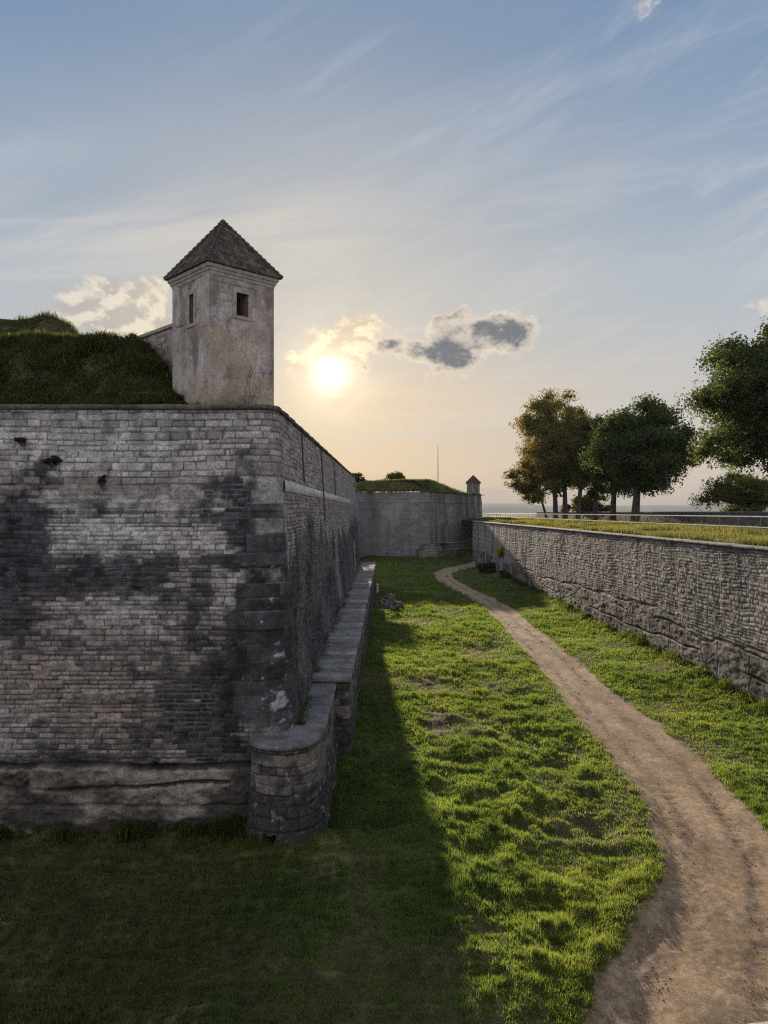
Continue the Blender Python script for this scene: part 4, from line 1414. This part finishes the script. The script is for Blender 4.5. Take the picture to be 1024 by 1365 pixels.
# ------------------------------------------------------------------ trees
def tree(name, label, base, ztop, zlow, crown_c, crown_r, seed, cols, nlobe, per, leaf, trunk_r, group=None, fork=.35, lobes=None, lift=0):
    """trunk with limbs reaching into leaf clusters. crown_c (x, y), crown_r (rx, ry); the crown spans zlow..ztop"""
    rs = np.random.RandomState(seed); rng = random.Random(seed)
    root = empty(name, base, label, 'tree', group)
    cz, rz = (ztop + zlow) / 2, (ztop - zlow) / 2
    cent = []
    tries = 0
    while len(cent) < nlobe and tries < 6000:
        tries += 1
        d = rs.randn(3); d /= np.linalg.norm(d)
        rr = rs.uniform(.42, .90) if rs.rand() < .8 else rs.uniform(.0, .4)
        p = np.array([crown_c[0] + d[0] * crown_r[0] * rr, crown_c[1] + d[1] * crown_r[1] * rr, cz + d[2] * rz * rr])
        # narrower at the bottom, egg shaped
        t = (p[2] - zlow) / (2 * rz)
        if t < .28 and rs.rand() < .25: continue
        r = rs.uniform(.18, .31) * min(crown_r) * (1.1 if t < .6 else .92)
        if all(np.linalg.norm(p - q[0]) > .47 * (r + q[1]) for q in cent):
            cent.append((p, r))
    if lobes: cent += [(np.array(p, float), r) for p, r in lobes]
    # trunk and limbs
    m = MB()
    bx, by, bz = base
    hub_z = bz + (zlow - bz) + fork * (ztop - zlow) * .5
    lean = ((crown_c[0] - bx) * .35, (crown_c[1] - by) * .35)
    tp = [(bx, by, bz - .3), (bx + lean[0] * .1, by, bz + .35), (bx + lean[0] * .4 + rng.uniform(-.1, .1), by + lean[1] * .4, bz + (hub_z - bz) * .5), (bx + lean[0], by + lean[1], hub_z)]
    m.tube(tp, [trunk_r * 1.5, trunk_r * 1.08, trunk_r * .9, trunk_r * .72], 10)
    lead = [(tp[-1]), (crown_c[0] + rng.uniform(-.5, .5), crown_c[1], cz + .1 * rz), (crown_c[0], crown_c[1], ztop - .25 * rz)]
    m.tube(lead, [trunk_r * .72, trunk_r * .4, trunk_r * .08], 7)
    for (p, r) in cent:
        k = rng.random() * .55
        if p[2] < cz: k *= .5
        s = Vector(lead[0]).lerp(Vector(lead[1]), k) if rng.random() < .7 else Vector(tp[-2]).lerp(Vector(tp[-1]), .5 + .5 * rng.random())
        e = Vector(p)
        md = s.lerp(e, .5) + Vector((rng.uniform(-.4, .4), rng.uniform(-.4, .4), rng.uniform(.0, .7)))
        rr = trunk_r * rng.uniform(.18, .34)
        m.tube([s, md, e], [rr, rr * .6, rr * .18], 5)
        for q in range(3):
            d = rs.randn(3); d /= np.linalg.norm(d)
            m.tube([e, e + Vector(d) * r * .9], [rr * .2, rr * .06], 4)
    m.build('trunk', M_BARK, root, smooth=True)
    # leaves
    Pts, Nrm, Lob = [], [], []
    for li, (p, r) in enumerate(cent):
        n = int(per * (r / (.20 * min(crown_r))) ** 2)
        d = rs.randn(n, 3); d /= np.linalg.norm(d, axis=1, keepdims=True)
        lump = fbm(d[:, 0] * 2.9 + li * 3.1 + d[:, 2] * 1.3, d[:, 1] * 2.9 + d[:, 2] * 2.4, seed + 3, 3)
        rad = r * (.42 + 1.05 * sst(lump, .28, .78)) * (rs.rand(n) ** .36)
        sc = np.array([1.2, 1.2, .82])
        q = p + d * rad[:, None] * sc
        q[:, 2] -= .10 * r * (d[:, 0] ** 2 + d[:, 1] ** 2)
        Pts.append(q); Nrm.append(d); Lob.append(np.full(n, rs.rand()))
    q = np.concatenate(Pts); d = np.concatenate(Nrm); lob = np.concatenate(Lob)
    n = len(q)
    nr = d * .55 + rs.randn(n, 3) * .75; nr[:, 2] += .25
    nr /= np.linalg.norm(nr, axis=1, keepdims=True)
    t = np.cross(nr, rs.randn(n, 3)); t /= np.maximum(np.linalg.norm(t, axis=1, keepdims=True), 1e-6)
    b = np.cross(nr, t)
    s = leaf * rs.uniform(.55, 1.35, n)[:, None]
    V = np.stack([q - t * s, q - b * s * .55 + nr * s * .12, q + t * s, q + b * s * .55 + nr * s * .12], 1)
    F = np.arange(n * 4).reshape(-1, 4)
    mixv = np.clip(.75 * lob + .30 * rs.rand(n) + .35 * (fbm(q[:, 0] * .35 + 40, q[:, 2] * .35, seed + 5, 3) - .5), 0, 1)
    C = lerp3(cols[0], cols[1], mixv)
    if len(cols) > 2:
        au = (rs.rand(n) < cols[3] * (.35 + 1.3 * sst(fbm(q[:, 0] * .4, q[:, 2] * .4 + q[:, 1] * .3, seed + 6, 3), .40, .62)))[:, None]
        C = np.where(au, lerp3(np.array(cols[2]) * .7, np.array(cols[2]) * 1.15, rs.rand(n)), C)
    np_mesh('crown', V.reshape(-1, 3), F, M_LEAF, root, np.repeat(C[:, None, :], 4, 1).reshape(-1, 3))
    return root


GREEN = ((.044, .072, .022), (.100, .135, .042))
DKGREEN = ((.034, .060, .024), (.085, .120, .040))
ROW = 'trees in the row on the terrace'
tb = TERR + .1


def X32(px): return 32.0 / ((px - 512) / 1000.0)


def row_tree(px, depth_px, label, seed, cx_px, half_px, top_py, low_py, cols, nlobe, per, leaf, tr, x=32.0):
    y = x / ((px - 512) / 1000.0)
    k = y / 1000.0
    cx = (cx_px - 512) * k
    return tree('tree', label, (x, y, tb), (682.5 - top_py) * k, (682.5 - low_py) * k, (cx, y), (half_px * k, half_px * k * .95), seed, cols, nlobe, per, leaf, tr, ROW)


AUT1 = ((.062, .072, .022), (.15, .145, .045), (.22, .17, .05), .42)
AUT2 = ((.052, .055, .022), (.11, .10, .040), (.17, .115, .045), .35)
row_tree(729, 0, 'slim golden tree at the outer left of the row, trunk thinnest', 1201, 709, 32, 588, 684, AUT1, 34, 300, .20, .26)
row_tree(741, 0, 'tallest golden brown tree of the row, rounded top', 1202, 737, 54, 510, 662, AUT1, 84, 470, .20, .46)
row_tree(753, 0, 'golden brown tree tucked behind the tallest one in the row', 1203, 752, 44, 535, 664, AUT1, 50, 380, .20, .46)
row_tree(770, 0, 'russet brown tree between the golden and the dark green crowns', 1204, 786, 38, 540, 660, AUT2, 40, 380, .20, .40)
row_tree(793, 0, 'brownish green tree pressed against the dark green crowns', 1205, 797, 34, 552, 670, ((.026, .036, .012), (.062, .066, .02), (.11, .07, .022), .2), 38, 380, .19, .38)
row_tree(817, 0, 'dark green tree left of the broad one, trunk leaning', 1206, 824, 44, 541, 668, GREEN, 46, 460, .18, .42)
row_tree(846, 0, 'broad dark green dome shaped tree at the right end of the row', 1207, 858, 66, 531, 668, DKGREEN, 74, 560, .18, .52)
# the big one at the margin and the lighter one behind the boundary wall
tree('tree', 'very large dark tree cut by the right margin', (32.4, 60.5, tb), 15.8, 3.4, (32.6, 60.5), (7.0, 6.6), 1301, DKGREEN + ((.085, .075, .028), .12), 90, 1150, .135, .5,
     lobes=[((25.6, 60, 4.9), 1.0), ((26.6, 60.5, 5.8), 1.1), ((27.2, 59.5, 4.3), 1.0), ((28.6, 60, 6.4), 1.3), ((29, 61, 4.2), 1.1), ((31, 59, 3.6), 1.0)])
tree('tree', 'small light green tree behind the boundary wall, under the large one', (44.2, 92, tb), 4.9, -.4, (44.2, 92), (5.4, 4.5), 1302, ((.055, .075, .020), (.135, .145, .045)), 44, 420, .13, .22)
tree('tree', 'low bush like tree between the trunks at the end of the row', (41.5, 150, tb), 3.4, -1.2, (41.5, 150), (6.0, 4.0), 1303, ((.04, .05, .015), (.10, .09, .02)), 26, 150, .26, .2)


# ------------------------------------------------------------------ far bastion
def far_fn(U, Z, X, Y):
    h, e, cu, cv, g = courses(U, Z, .28, .48, .5, 1.1, 808)
    n = fbm(U * .9, Z * .9, 161, 4); nb = fbm(U * .16, Z * .25, 162, 3)
    stk = fbm(U * .8, Z * .07, 163, 4)
    c = lerp3((.19, .185, .185), (.33, .315, .315), np.clip(.35 + (g - .5) * .35 + (nb - .5) * 1.6 + (n - .5) * .9, 0, 1))
    dk = sst(stk * .7 + nb * .3 + .10 * sst(-Z, -1, 3) - .05, .46, .62)[..., None] * (.30 + .25 * (X > 8.6))[..., None]
    c = c * (1 - dk) + np.array((.055, .052, .056)) * dk
    pl = sst(fbm(U * .7, Z * .25, 164, 3), .60, .70)[..., None] * .5 * (X > 8.6)[..., None]
    c = c * (1 - pl) + np.array((.30, .285, .275)) * pl
    j = 1 - sst(e, .01, .05)
    d = -.012 * j + (h - .5) * .025 + (n - .5) * .10 + .10 * np.exp(-((Z - 1.9) / .12) ** 2)
    return d, c * (1 - .18 * j[..., None])


fb = empty('bastion', (9, 142, FLOOR), 'distant bastion with grassy top closing the end of the ditch', 'fortification')
far_pts = [(-7.5, 124.0), (-2.6, 143.5), (8.4, 141.0), (20.4, 157.0), (14.0, 190.0)]
far_path = round_path(far_pts, [0, 0, .5, .5, 0], .15)
def far_top(x, y): return 3.75 - .25 * np.clip((x - 8) / 12, 0, 1)
wall_mesh('wall', far_path, lambda x, y: .16, far_top, lambda x, y: FLOOR - .8, .06, 90, far_fn, M_STONE, fb)
# plinth steps at the foot of the right face
def plinth_fn(U, Z, X, Y):
    h, e, cu, cv, g = courses(U, Z, .3, .5, .6, 1.2, 909)
    n = fbm(U * .9, Z * .9, 165, 4)
    c = lerp3((.15, .135, .12), (.29, .265, .24), np.clip(g * .5 + n * .6, 0, 1))
    return (h - .5) * .05 + (n - .5) * .1, c * (1 - .35 * (1 - sst(e, .01, .05)))[..., None]


for (pts, zt) in (([(6.2, 140.9), (6.4, 137.3), (9.6, 136.6), (22.5, 154.5), (20.0, 158.5)], -7.0), ([(7.3, 140.9), (7.5, 138.9), (9.4, 138.6), (21.6, 155.4), (20.0, 158)], -5.9)):
    pth = round_path(pts, [0, .3, .6, .6, 0], .2)
    wall_mesh('plinth', pth, lambda x, y: .2, lambda x, y: zt, lambda x, y: FLOOR - .5, .02, 14, plinth_fn, M_STONE, fb)
    P, Nn, us = resample(pth, lambda x, y: .5)
    V = []; C = []
    for p, n in zip(P, Nn):
        tgt = p - n * 5.0
        for (q, dz) in ((p + n * .08, -.14), (p + n * .1, 0), (tgt, .05)):
            V.append((q[0], q[1], zt + .01 + dz)); C.append((.24, .22, .195))
    np_mesh('plinth_coping', np.array(V), grid_faces(len(P), 3, True), M_SLAB, fb, np.array(C))

# grassy top of the far bastion
def build_far_top():
    P, Nn, us = resample(far_path, lambda x, y: .8)
    rows = np.linspace(0, 1, 22)
    V, C = [], []
    for p, n in zip(P, Nn):
        zt = float(far_top(*p))
        taper = 1 - .86 * float(sst(np.array(p[0]), 12.0, 20.5)) if p[1] < 160 else .1
        for t in rows:
            o = .15 - t * 13
            q = p + n * o
            z = zt + .1 + 2.35 * taper * float(sst(np.array(t), 0, .34)) + .3 * float(fbm(np.array(q[0] * .5), np.array(q[1] * .5), 171, 3) - .5)
            V.append((q[0], q[1], z))
            k = float(fbm(np.array(q[0] * .4), np.array(q[1] * .4), 172, 4))
            br = float(sst(np.array(9.0 - q[0] + 6 * (k - .5)), -1, 3)); C.append((.05 + .05 * k, .065 * (1 - .3 * br) + .06 * k * (1 - .3 * br), .02 + .02 * k))
    o = np_mesh('rampart', np.array(V), grid_faces(len(P), len(rows), True), M_EARTH, None, np.array(C), True)
    tag(o, 'grassy earth top of the distant bastion', 'earthwork', kind='structure')
    V = np.array(V)
    rs = np.random.RandomState(33)
    sel = rs.randint(0, len(V), 26000)
    q = V[sel] + np.stack([rs.uniform(-.6, .6, len(sel)), rs.uniform(-.6, .6, len(sel)), np.zeros(len(sel))], -1)
    c = lerp3((.035, .05, .012), (.11, .12, .03), rs.rand(len(sel)))
    o = blades('far_grass', q[:, 0], q[:, 1], q[:, 2] - .08, rs.uniform(.15, .42, len(sel)), rs.uniform(.08, .16, len(sel)), c, .8, 34)
    tag(o, 'grass on the far bastion top', 'grass', kind='stuff')


build_far_top()
t2 = empty('watchtower', (18.3, 157.2, 3.4), 'tiny distant watchtower with pointed roof on the far bastion corner', 'watchtower')
tower(t2, 18.85, 158.4, 2.9, 5.80, .96, R(38), 1.2, 7.75, [(0, 0, 4.6, 5.3, .2)], 750, ((.075, .042, .036), (.14, .085, .07)), .09, ((.15, .125, .11), (.27, .235, .21)))

tree('tree', 'small bare round tree on the skyline above the far bastion', (3.0, 175, 5.2), 9.3, 6.3, (2.5, 175), (3.0, 2.6), 1401, ((.045, .035, .022), (.09, .07, .04)), 30, 90, .20, .16)
tree('tree', 'tree crown peeping over the end of the near bastion flank', (-5.4, 128, 2.0), 7.1, 4.6, (-5.2, 128), (2.1, 1.8), 1402, ((.045, .04, .02), (.10, .08, .035)), 20, 90, .18, .14)
tree('tree', 'low green shrubby tree behind the far rampart, near the mast', (9.6, 172, 5.0), 7.4, 5.6, (9.7, 172), (1.8, 1.5), 1403, ((.03, .045, .015), (.08, .09, .03)), 12, 70, .18, .08)


def mast(label, x, y, z0, z1, r):
    root = empty('mast', (x, y, z0), label, 'mast', None)
    m = MB(); m.tube([(x, y, z0 - .5), (x, y, (z0 + z1) / 2), (x, y, z1)], [r, r * .8, r * .5], 6); m.build('pole', M_IRON, root)
    m = MB(); m.tube([(x, y, z0 - .5), (x, y, z0 + .5)], r * 2, 8); m.build('base', M_IRON, root)
    return root


mast('tall thin mast standing on the far bastion top', 12.3, 171, 4.6, 15.1, .10)
mast('thin whip mast on the skyline above the left mound', -20.9, 45.2, 8.3, 12.7, .022)

# ------------------------------------------------------------------ things in the ditch
def lumpy_rock(mb, c, r, rng, flat=.75):
    ico = []
    n1, n2 = 7, 9
    base = len(mb.v)
    ph = [rng.uniform(0, 6.28) for _ in range(6)]
    for i in range(n1 + 1):
        for j in range(n2):
            t, p = math.pi * i / n1, 2 * math.pi * j / n2
            d = Vector((math.sin(t) * math.cos(p), math.sin(t) * math.sin(p), math.cos(t)))
            k = 1 + .22 * math.sin(3 * d.x + ph[0]) * math.sin(2.5 * d.y + ph[1]) + .16 * math.sin(5 * d.z + ph[2] + 3 * d.x)
            mb.v.append((c[0] + d.x * r * k, c[1] + d.y * r * k, c[2] + d.z * r * k * flat))
    for i in range(n1):
        for j in range(n2):
            mb.f.append((base + i * n2 + j, base + (i + 1) * n2 + j, base + (i + 1) * n2 + (j + 1) % n2, base + i * n2 + (j + 1) % n2))


rng = random.Random(77)
m = MB()
gz = float(ground_z(.45, 66.0))
for k in range(60):
    a = rng.uniform(0, 6.28); q = rng.random() ** .6
    x = .45 + math.cos(a) * q * 1.15; y = 66 + math.sin(a) * q * 1.3
    lumpy_rock(m, (x, y, gz + (1 - q) * 1.0 + .08), rng.uniform(.16, .34), rng)
ro = m.build('rubble_heap', mat_plain('grey_rubble', (.06, .058, .056), (.20, .19, .18), 4.0, 0.92, 0.03), None)
tag(ro, 'heap of grey rubble on the grass beside the ledge wall', 'rubble heap')

bo = empty('board', (.07, 63.0, float(ground_z(.1, 63.0))), 'pale board lying on the grass in front of the rubble heap', 'board')
m = MB()
for k in range(3):
    m.box((-.42, 62.78 + k * .17, bo.location.z + .12 + .02 * k), (.50, 62.94 + k * .17, bo.location.z + .16 + .02 * k), .012, rng)
m.build('plank', M_WOOD, bo, .006)
for bx in (-.2, .2):
    m = MB(); m.box((bx, 62.85, bo.location.z - .05), (bx + .11, 63.2, bo.location.z + .125)); m.build('batten', M_WOOD, bo, .006)

sp_z = float(ground_z(-.7, 76.0))
sp = empty('marker_post', (-.68, 76.0, sp_z), 'short pale post standing between the ledge wall and the rubble heap', 'post')
m = MB(); m.tube([(-.68, 76, sp_z - .2), (-.68, 76, sp_z + .9)], .14, 10); m.build('post', M_WHITEPAINT, sp, .01)
m = MB(); m.tube([(-.68, 76, sp_z + .902), (-.68, 76, sp_z + 1.0), (-.68, 76, sp_z + 1.04)], [.17, .16, .05], 10); m.build('cap', M_WOOD, sp, .006)


def shrub(name, label, c, r, n, leaf, cols, seed, flatz=.8, cat='shrub'):
    rs = np.random.RandomState(seed)
    root = empty(name, (c[0], c[1], c[2]), label, cat)
    m = MB(); rg = random.Random(seed)
    for k in range(9):
        a = rg.uniform(0, 6.28); q = rg.uniform(.3, .9)
        m.tube([(c[0], c[1], c[2] - .1), (c[0] + math.cos(a) * r[0] * q * .6, c[1] + math.sin(a) * r[1] * q * .6, c[2] + r[2] * .8), (c[0] + math.cos(a) * r[0] * q, c[1] + math.sin(a) * r[1] * q, c[2] + r[2] * rg.uniform(1, 1.7))], [.03, .02, .006], 4)
    m.build('stem', M_BARK, root)
    cl = [(rs.uniform(-.7, .7), rs.uniform(-.7, .7), rs.uniform(.35, 1.35)) for _ in range(14)]
    k = rs.randint(0, len(cl), n)
    d = rs.randn(n, 3); d /= np.linalg.norm(d, axis=1, keepdims=True)
    q = np.array(c) + (np.array(cl)[k] + d * (rs.rand(n) ** .4)[:, None] * .42) * np.array(r)
    nr = rs.randn(n, 3); nr /= np.linalg.norm(nr, axis=1, keepdims=True)
    t = np.cross(nr, rs.randn(n, 3)); t /= np.linalg.norm(t, axis=1, keepdims=True)
    b = np.cross(nr, t)
    s = leaf * rs.uniform(.6, 1.3, n)[:, None]
    V = np.stack([q - t * s, q - b * s * .5, q + t * s, q + b * s * .5], 1)
    C = lerp3(cols[0], cols[1], rs.rand(n))
    np_mesh('foliage', V.reshape(-1, 3), np.arange(n * 4).reshape(-1, 4), M_LEAF, root, np.repeat(C[:, None, :], 4, 1).reshape(-1, 3))
    return root


shrub('shrub', 'dark green bush at the foot of the retaining wall by the track bend', (14.3, 104, FLOOR + .1), (1.4, 2.0, .9), 2400, .12, ((.020, .032, .010), (.05, .06, .02)), 501)
shrub('shrub', 'low dark scrub along the wall foot nearer than the bush', (15.1, 94, FLOOR + .2), (.6, 3.5, .55), 1500, .10, ((.022, .034, .012), (.055, .06, .022)), 502)
shrub('wall_plant', 'yellow flowering plant rooted in the retaining wall', (15.0, 97, -6.0), (.55, .8, .95), 900, .10, ((.30, .20, .02), (.48, .34, .04)), 503, cat='plant')

# stains of vegetation rooted high on the near bastion front
for i, (cx, cy, lab) in enumerate(((60, 100, 'dark weed tuft rooted in the pale upper left stones of the bastion front'), (150, 168, 'larger dark weed clump hanging below the upper stones of the bastion front'),
                                   (305, 228, 'small weed tuft right of the clump, under the upper stones of the bastion front'))):
    s_ = FS(cx, cy, 1, 1, 1)
    shrub('wall_plant', lab, (s_[0], 20.02, s_[1] - .12), ((.2, .28, .12)[i], .10, (.10, .16, .16)[i]), (500, 900, 350)[i], .028, ((.03, .028, .016), (.065, .055, .03)), 520 + i, cat='plant')
# dry creeper on the tower face
rng = random.Random(5)
cre = empty('creeper', (-3.95, 20.85, 2.9), 'thin dry creeper climbing the right face of the near watchtower', 'plant')
m = MB()
ca, sa = math.cos(R(43)), math.sin(R(43))
def TF(s, dpt, z): return (-4.65 + s * ca - (-1.045 - dpt) * sa, 21.67 + s * sa + (-1.045 - dpt) * ca, z)
for k in range(3):
    s, z = .12 + rng.uniform(-.12, .12), 2.8
    pts = [TF(s, .03, z)]
    for j in range(rng.randint(4, 9)):
        s += rng.uniform(-.07, .09); z += rng.uniform(.12, .22); pts.append(TF(s, .035 + rng.uniform(0, .03), z))
    m.tube(pts, [.007] * (len(pts) - 1) + [.003], 4)
m.build('stem', M_BARK, cre)


# ------------------------------------------------------------------ the parapet the photographer leans on
pp = empty('parapet_wall', (2, 1.4, -1.3), 'pale stone coping peeking in at the lower right corner', 'wall')
d = np.array((math.cos(R(10)), math.sin(R(10)))); nn = np.array((-d[1], d[0]))
o0 = np.array((.775, 1.625))
m = MB()
for k in range(-6, 8):
    a = o0 + d * (k * 1.2 - .5); b = o0 + d * (k * 1.2 + .69)
    pts = []
    for z in (-1.30, -1.10):
        pts += [tuple(a - nn * .5) + (z,), tuple(b - nn * .5) + (z,), tuple(b) + (z,), tuple(a) + (z,)]
    m.add(pts, [(3, 2, 1, 0), (4, 5, 6, 7), (0, 1, 5, 4), (1, 2, 6, 5), (2, 3, 7, 6), (3, 0, 4, 7)])
m.build('coping', M_FRAME, pp, .02)
m = MB()
a = o0 - d * 7.7 - nn * .03; b = o0 + d * 9.0 - nn * .03
pts = []
for z in (FLOOR - .3, -1.304):
    pts += [tuple(a - nn * .45) + (z,), tuple(b - nn * .45) + (z,), tuple(b) + (z,), tuple(a) + (z,)]
m.add(pts, [(3, 2, 1, 0), (4, 5, 6, 7), (0, 1, 5, 4), (1, 2, 6, 5), (2, 3, 7, 6), (3, 0, 4, 7)])
m.build('wall', M_SLAB_PLAIN, pp, .02)


# ------------------------------------------------------------------ far land
xs = np.linspace(-12000, 12000, 60); ys = np.linspace(200, 12800, 60)
X, Y = np.meshgrid(xs, ys, indexing='ij')
Z = -75 + 10 * (fbm(X * .0008, Y * .0008, 181, 3) - .5)
o = np_mesh('valley', np.stack([X, Y, Z], -1).reshape(-1, 3), grid_faces(60, 60), M_VALLEY, None, None, True)
tag(o, 'distant valley floor', 'valley', kind='structure')
for (y0, hgt, seed, name) in ((4600, 105, 191, 'nearer'), (9500, 195, 192, 'farther')):
    xs = np.linspace(-9000, 9000, 240); ts = np.linspace(-1, 1, 16)
    X, T = np.meshgrid(xs, ts, indexing='ij')
    prof = np.cos(T * math.pi / 2) ** 1.2
    Hh = hgt * (.40 + .95 * fbm(X * .0009, X * 0, seed, 4)) - 14 + 0 * T
    Z = -80 + (Hh + 8 * fbm(X * .004, T * 4, seed + 1, 3)) * prof
    o = np_mesh('hill', np.stack([X, y0 + T * 1600, Z], -1).reshape(-1, 3), grid_faces(len(xs), len(ts)), M_HILL, None, None, True)
    tag(o, name + ' ridge of low wooded hills on the horizon', 'hills', kind='structure')

# the air
m = MB(); m.box((-12500, -300, -95), (12500, 13200, 170))
hz_m = bpy.data.materials.new('air')
hz_m.use_nodes = True
hz_m.node_tree.nodes.clear()
_o = hz_m.node_tree.nodes.new('ShaderNodeOutputMaterial')
_v = hz_m.node_tree.nodes.new('ShaderNodeVolumePrincipled')
_v.inputs['Color'].default_value = (.51, .545, .60, 1)
_v.inputs['Density'].default_value = 0.00010
_v.inputs['Anisotropy'].default_value = 0.0
hz_m.node_tree.links.new(_v.outputs[0], _o.inputs['Volume'])
ho = m.build('haze', hz_m)
tag(ho, 'thin evening haze over the valley', 'haze', kind='stuff')
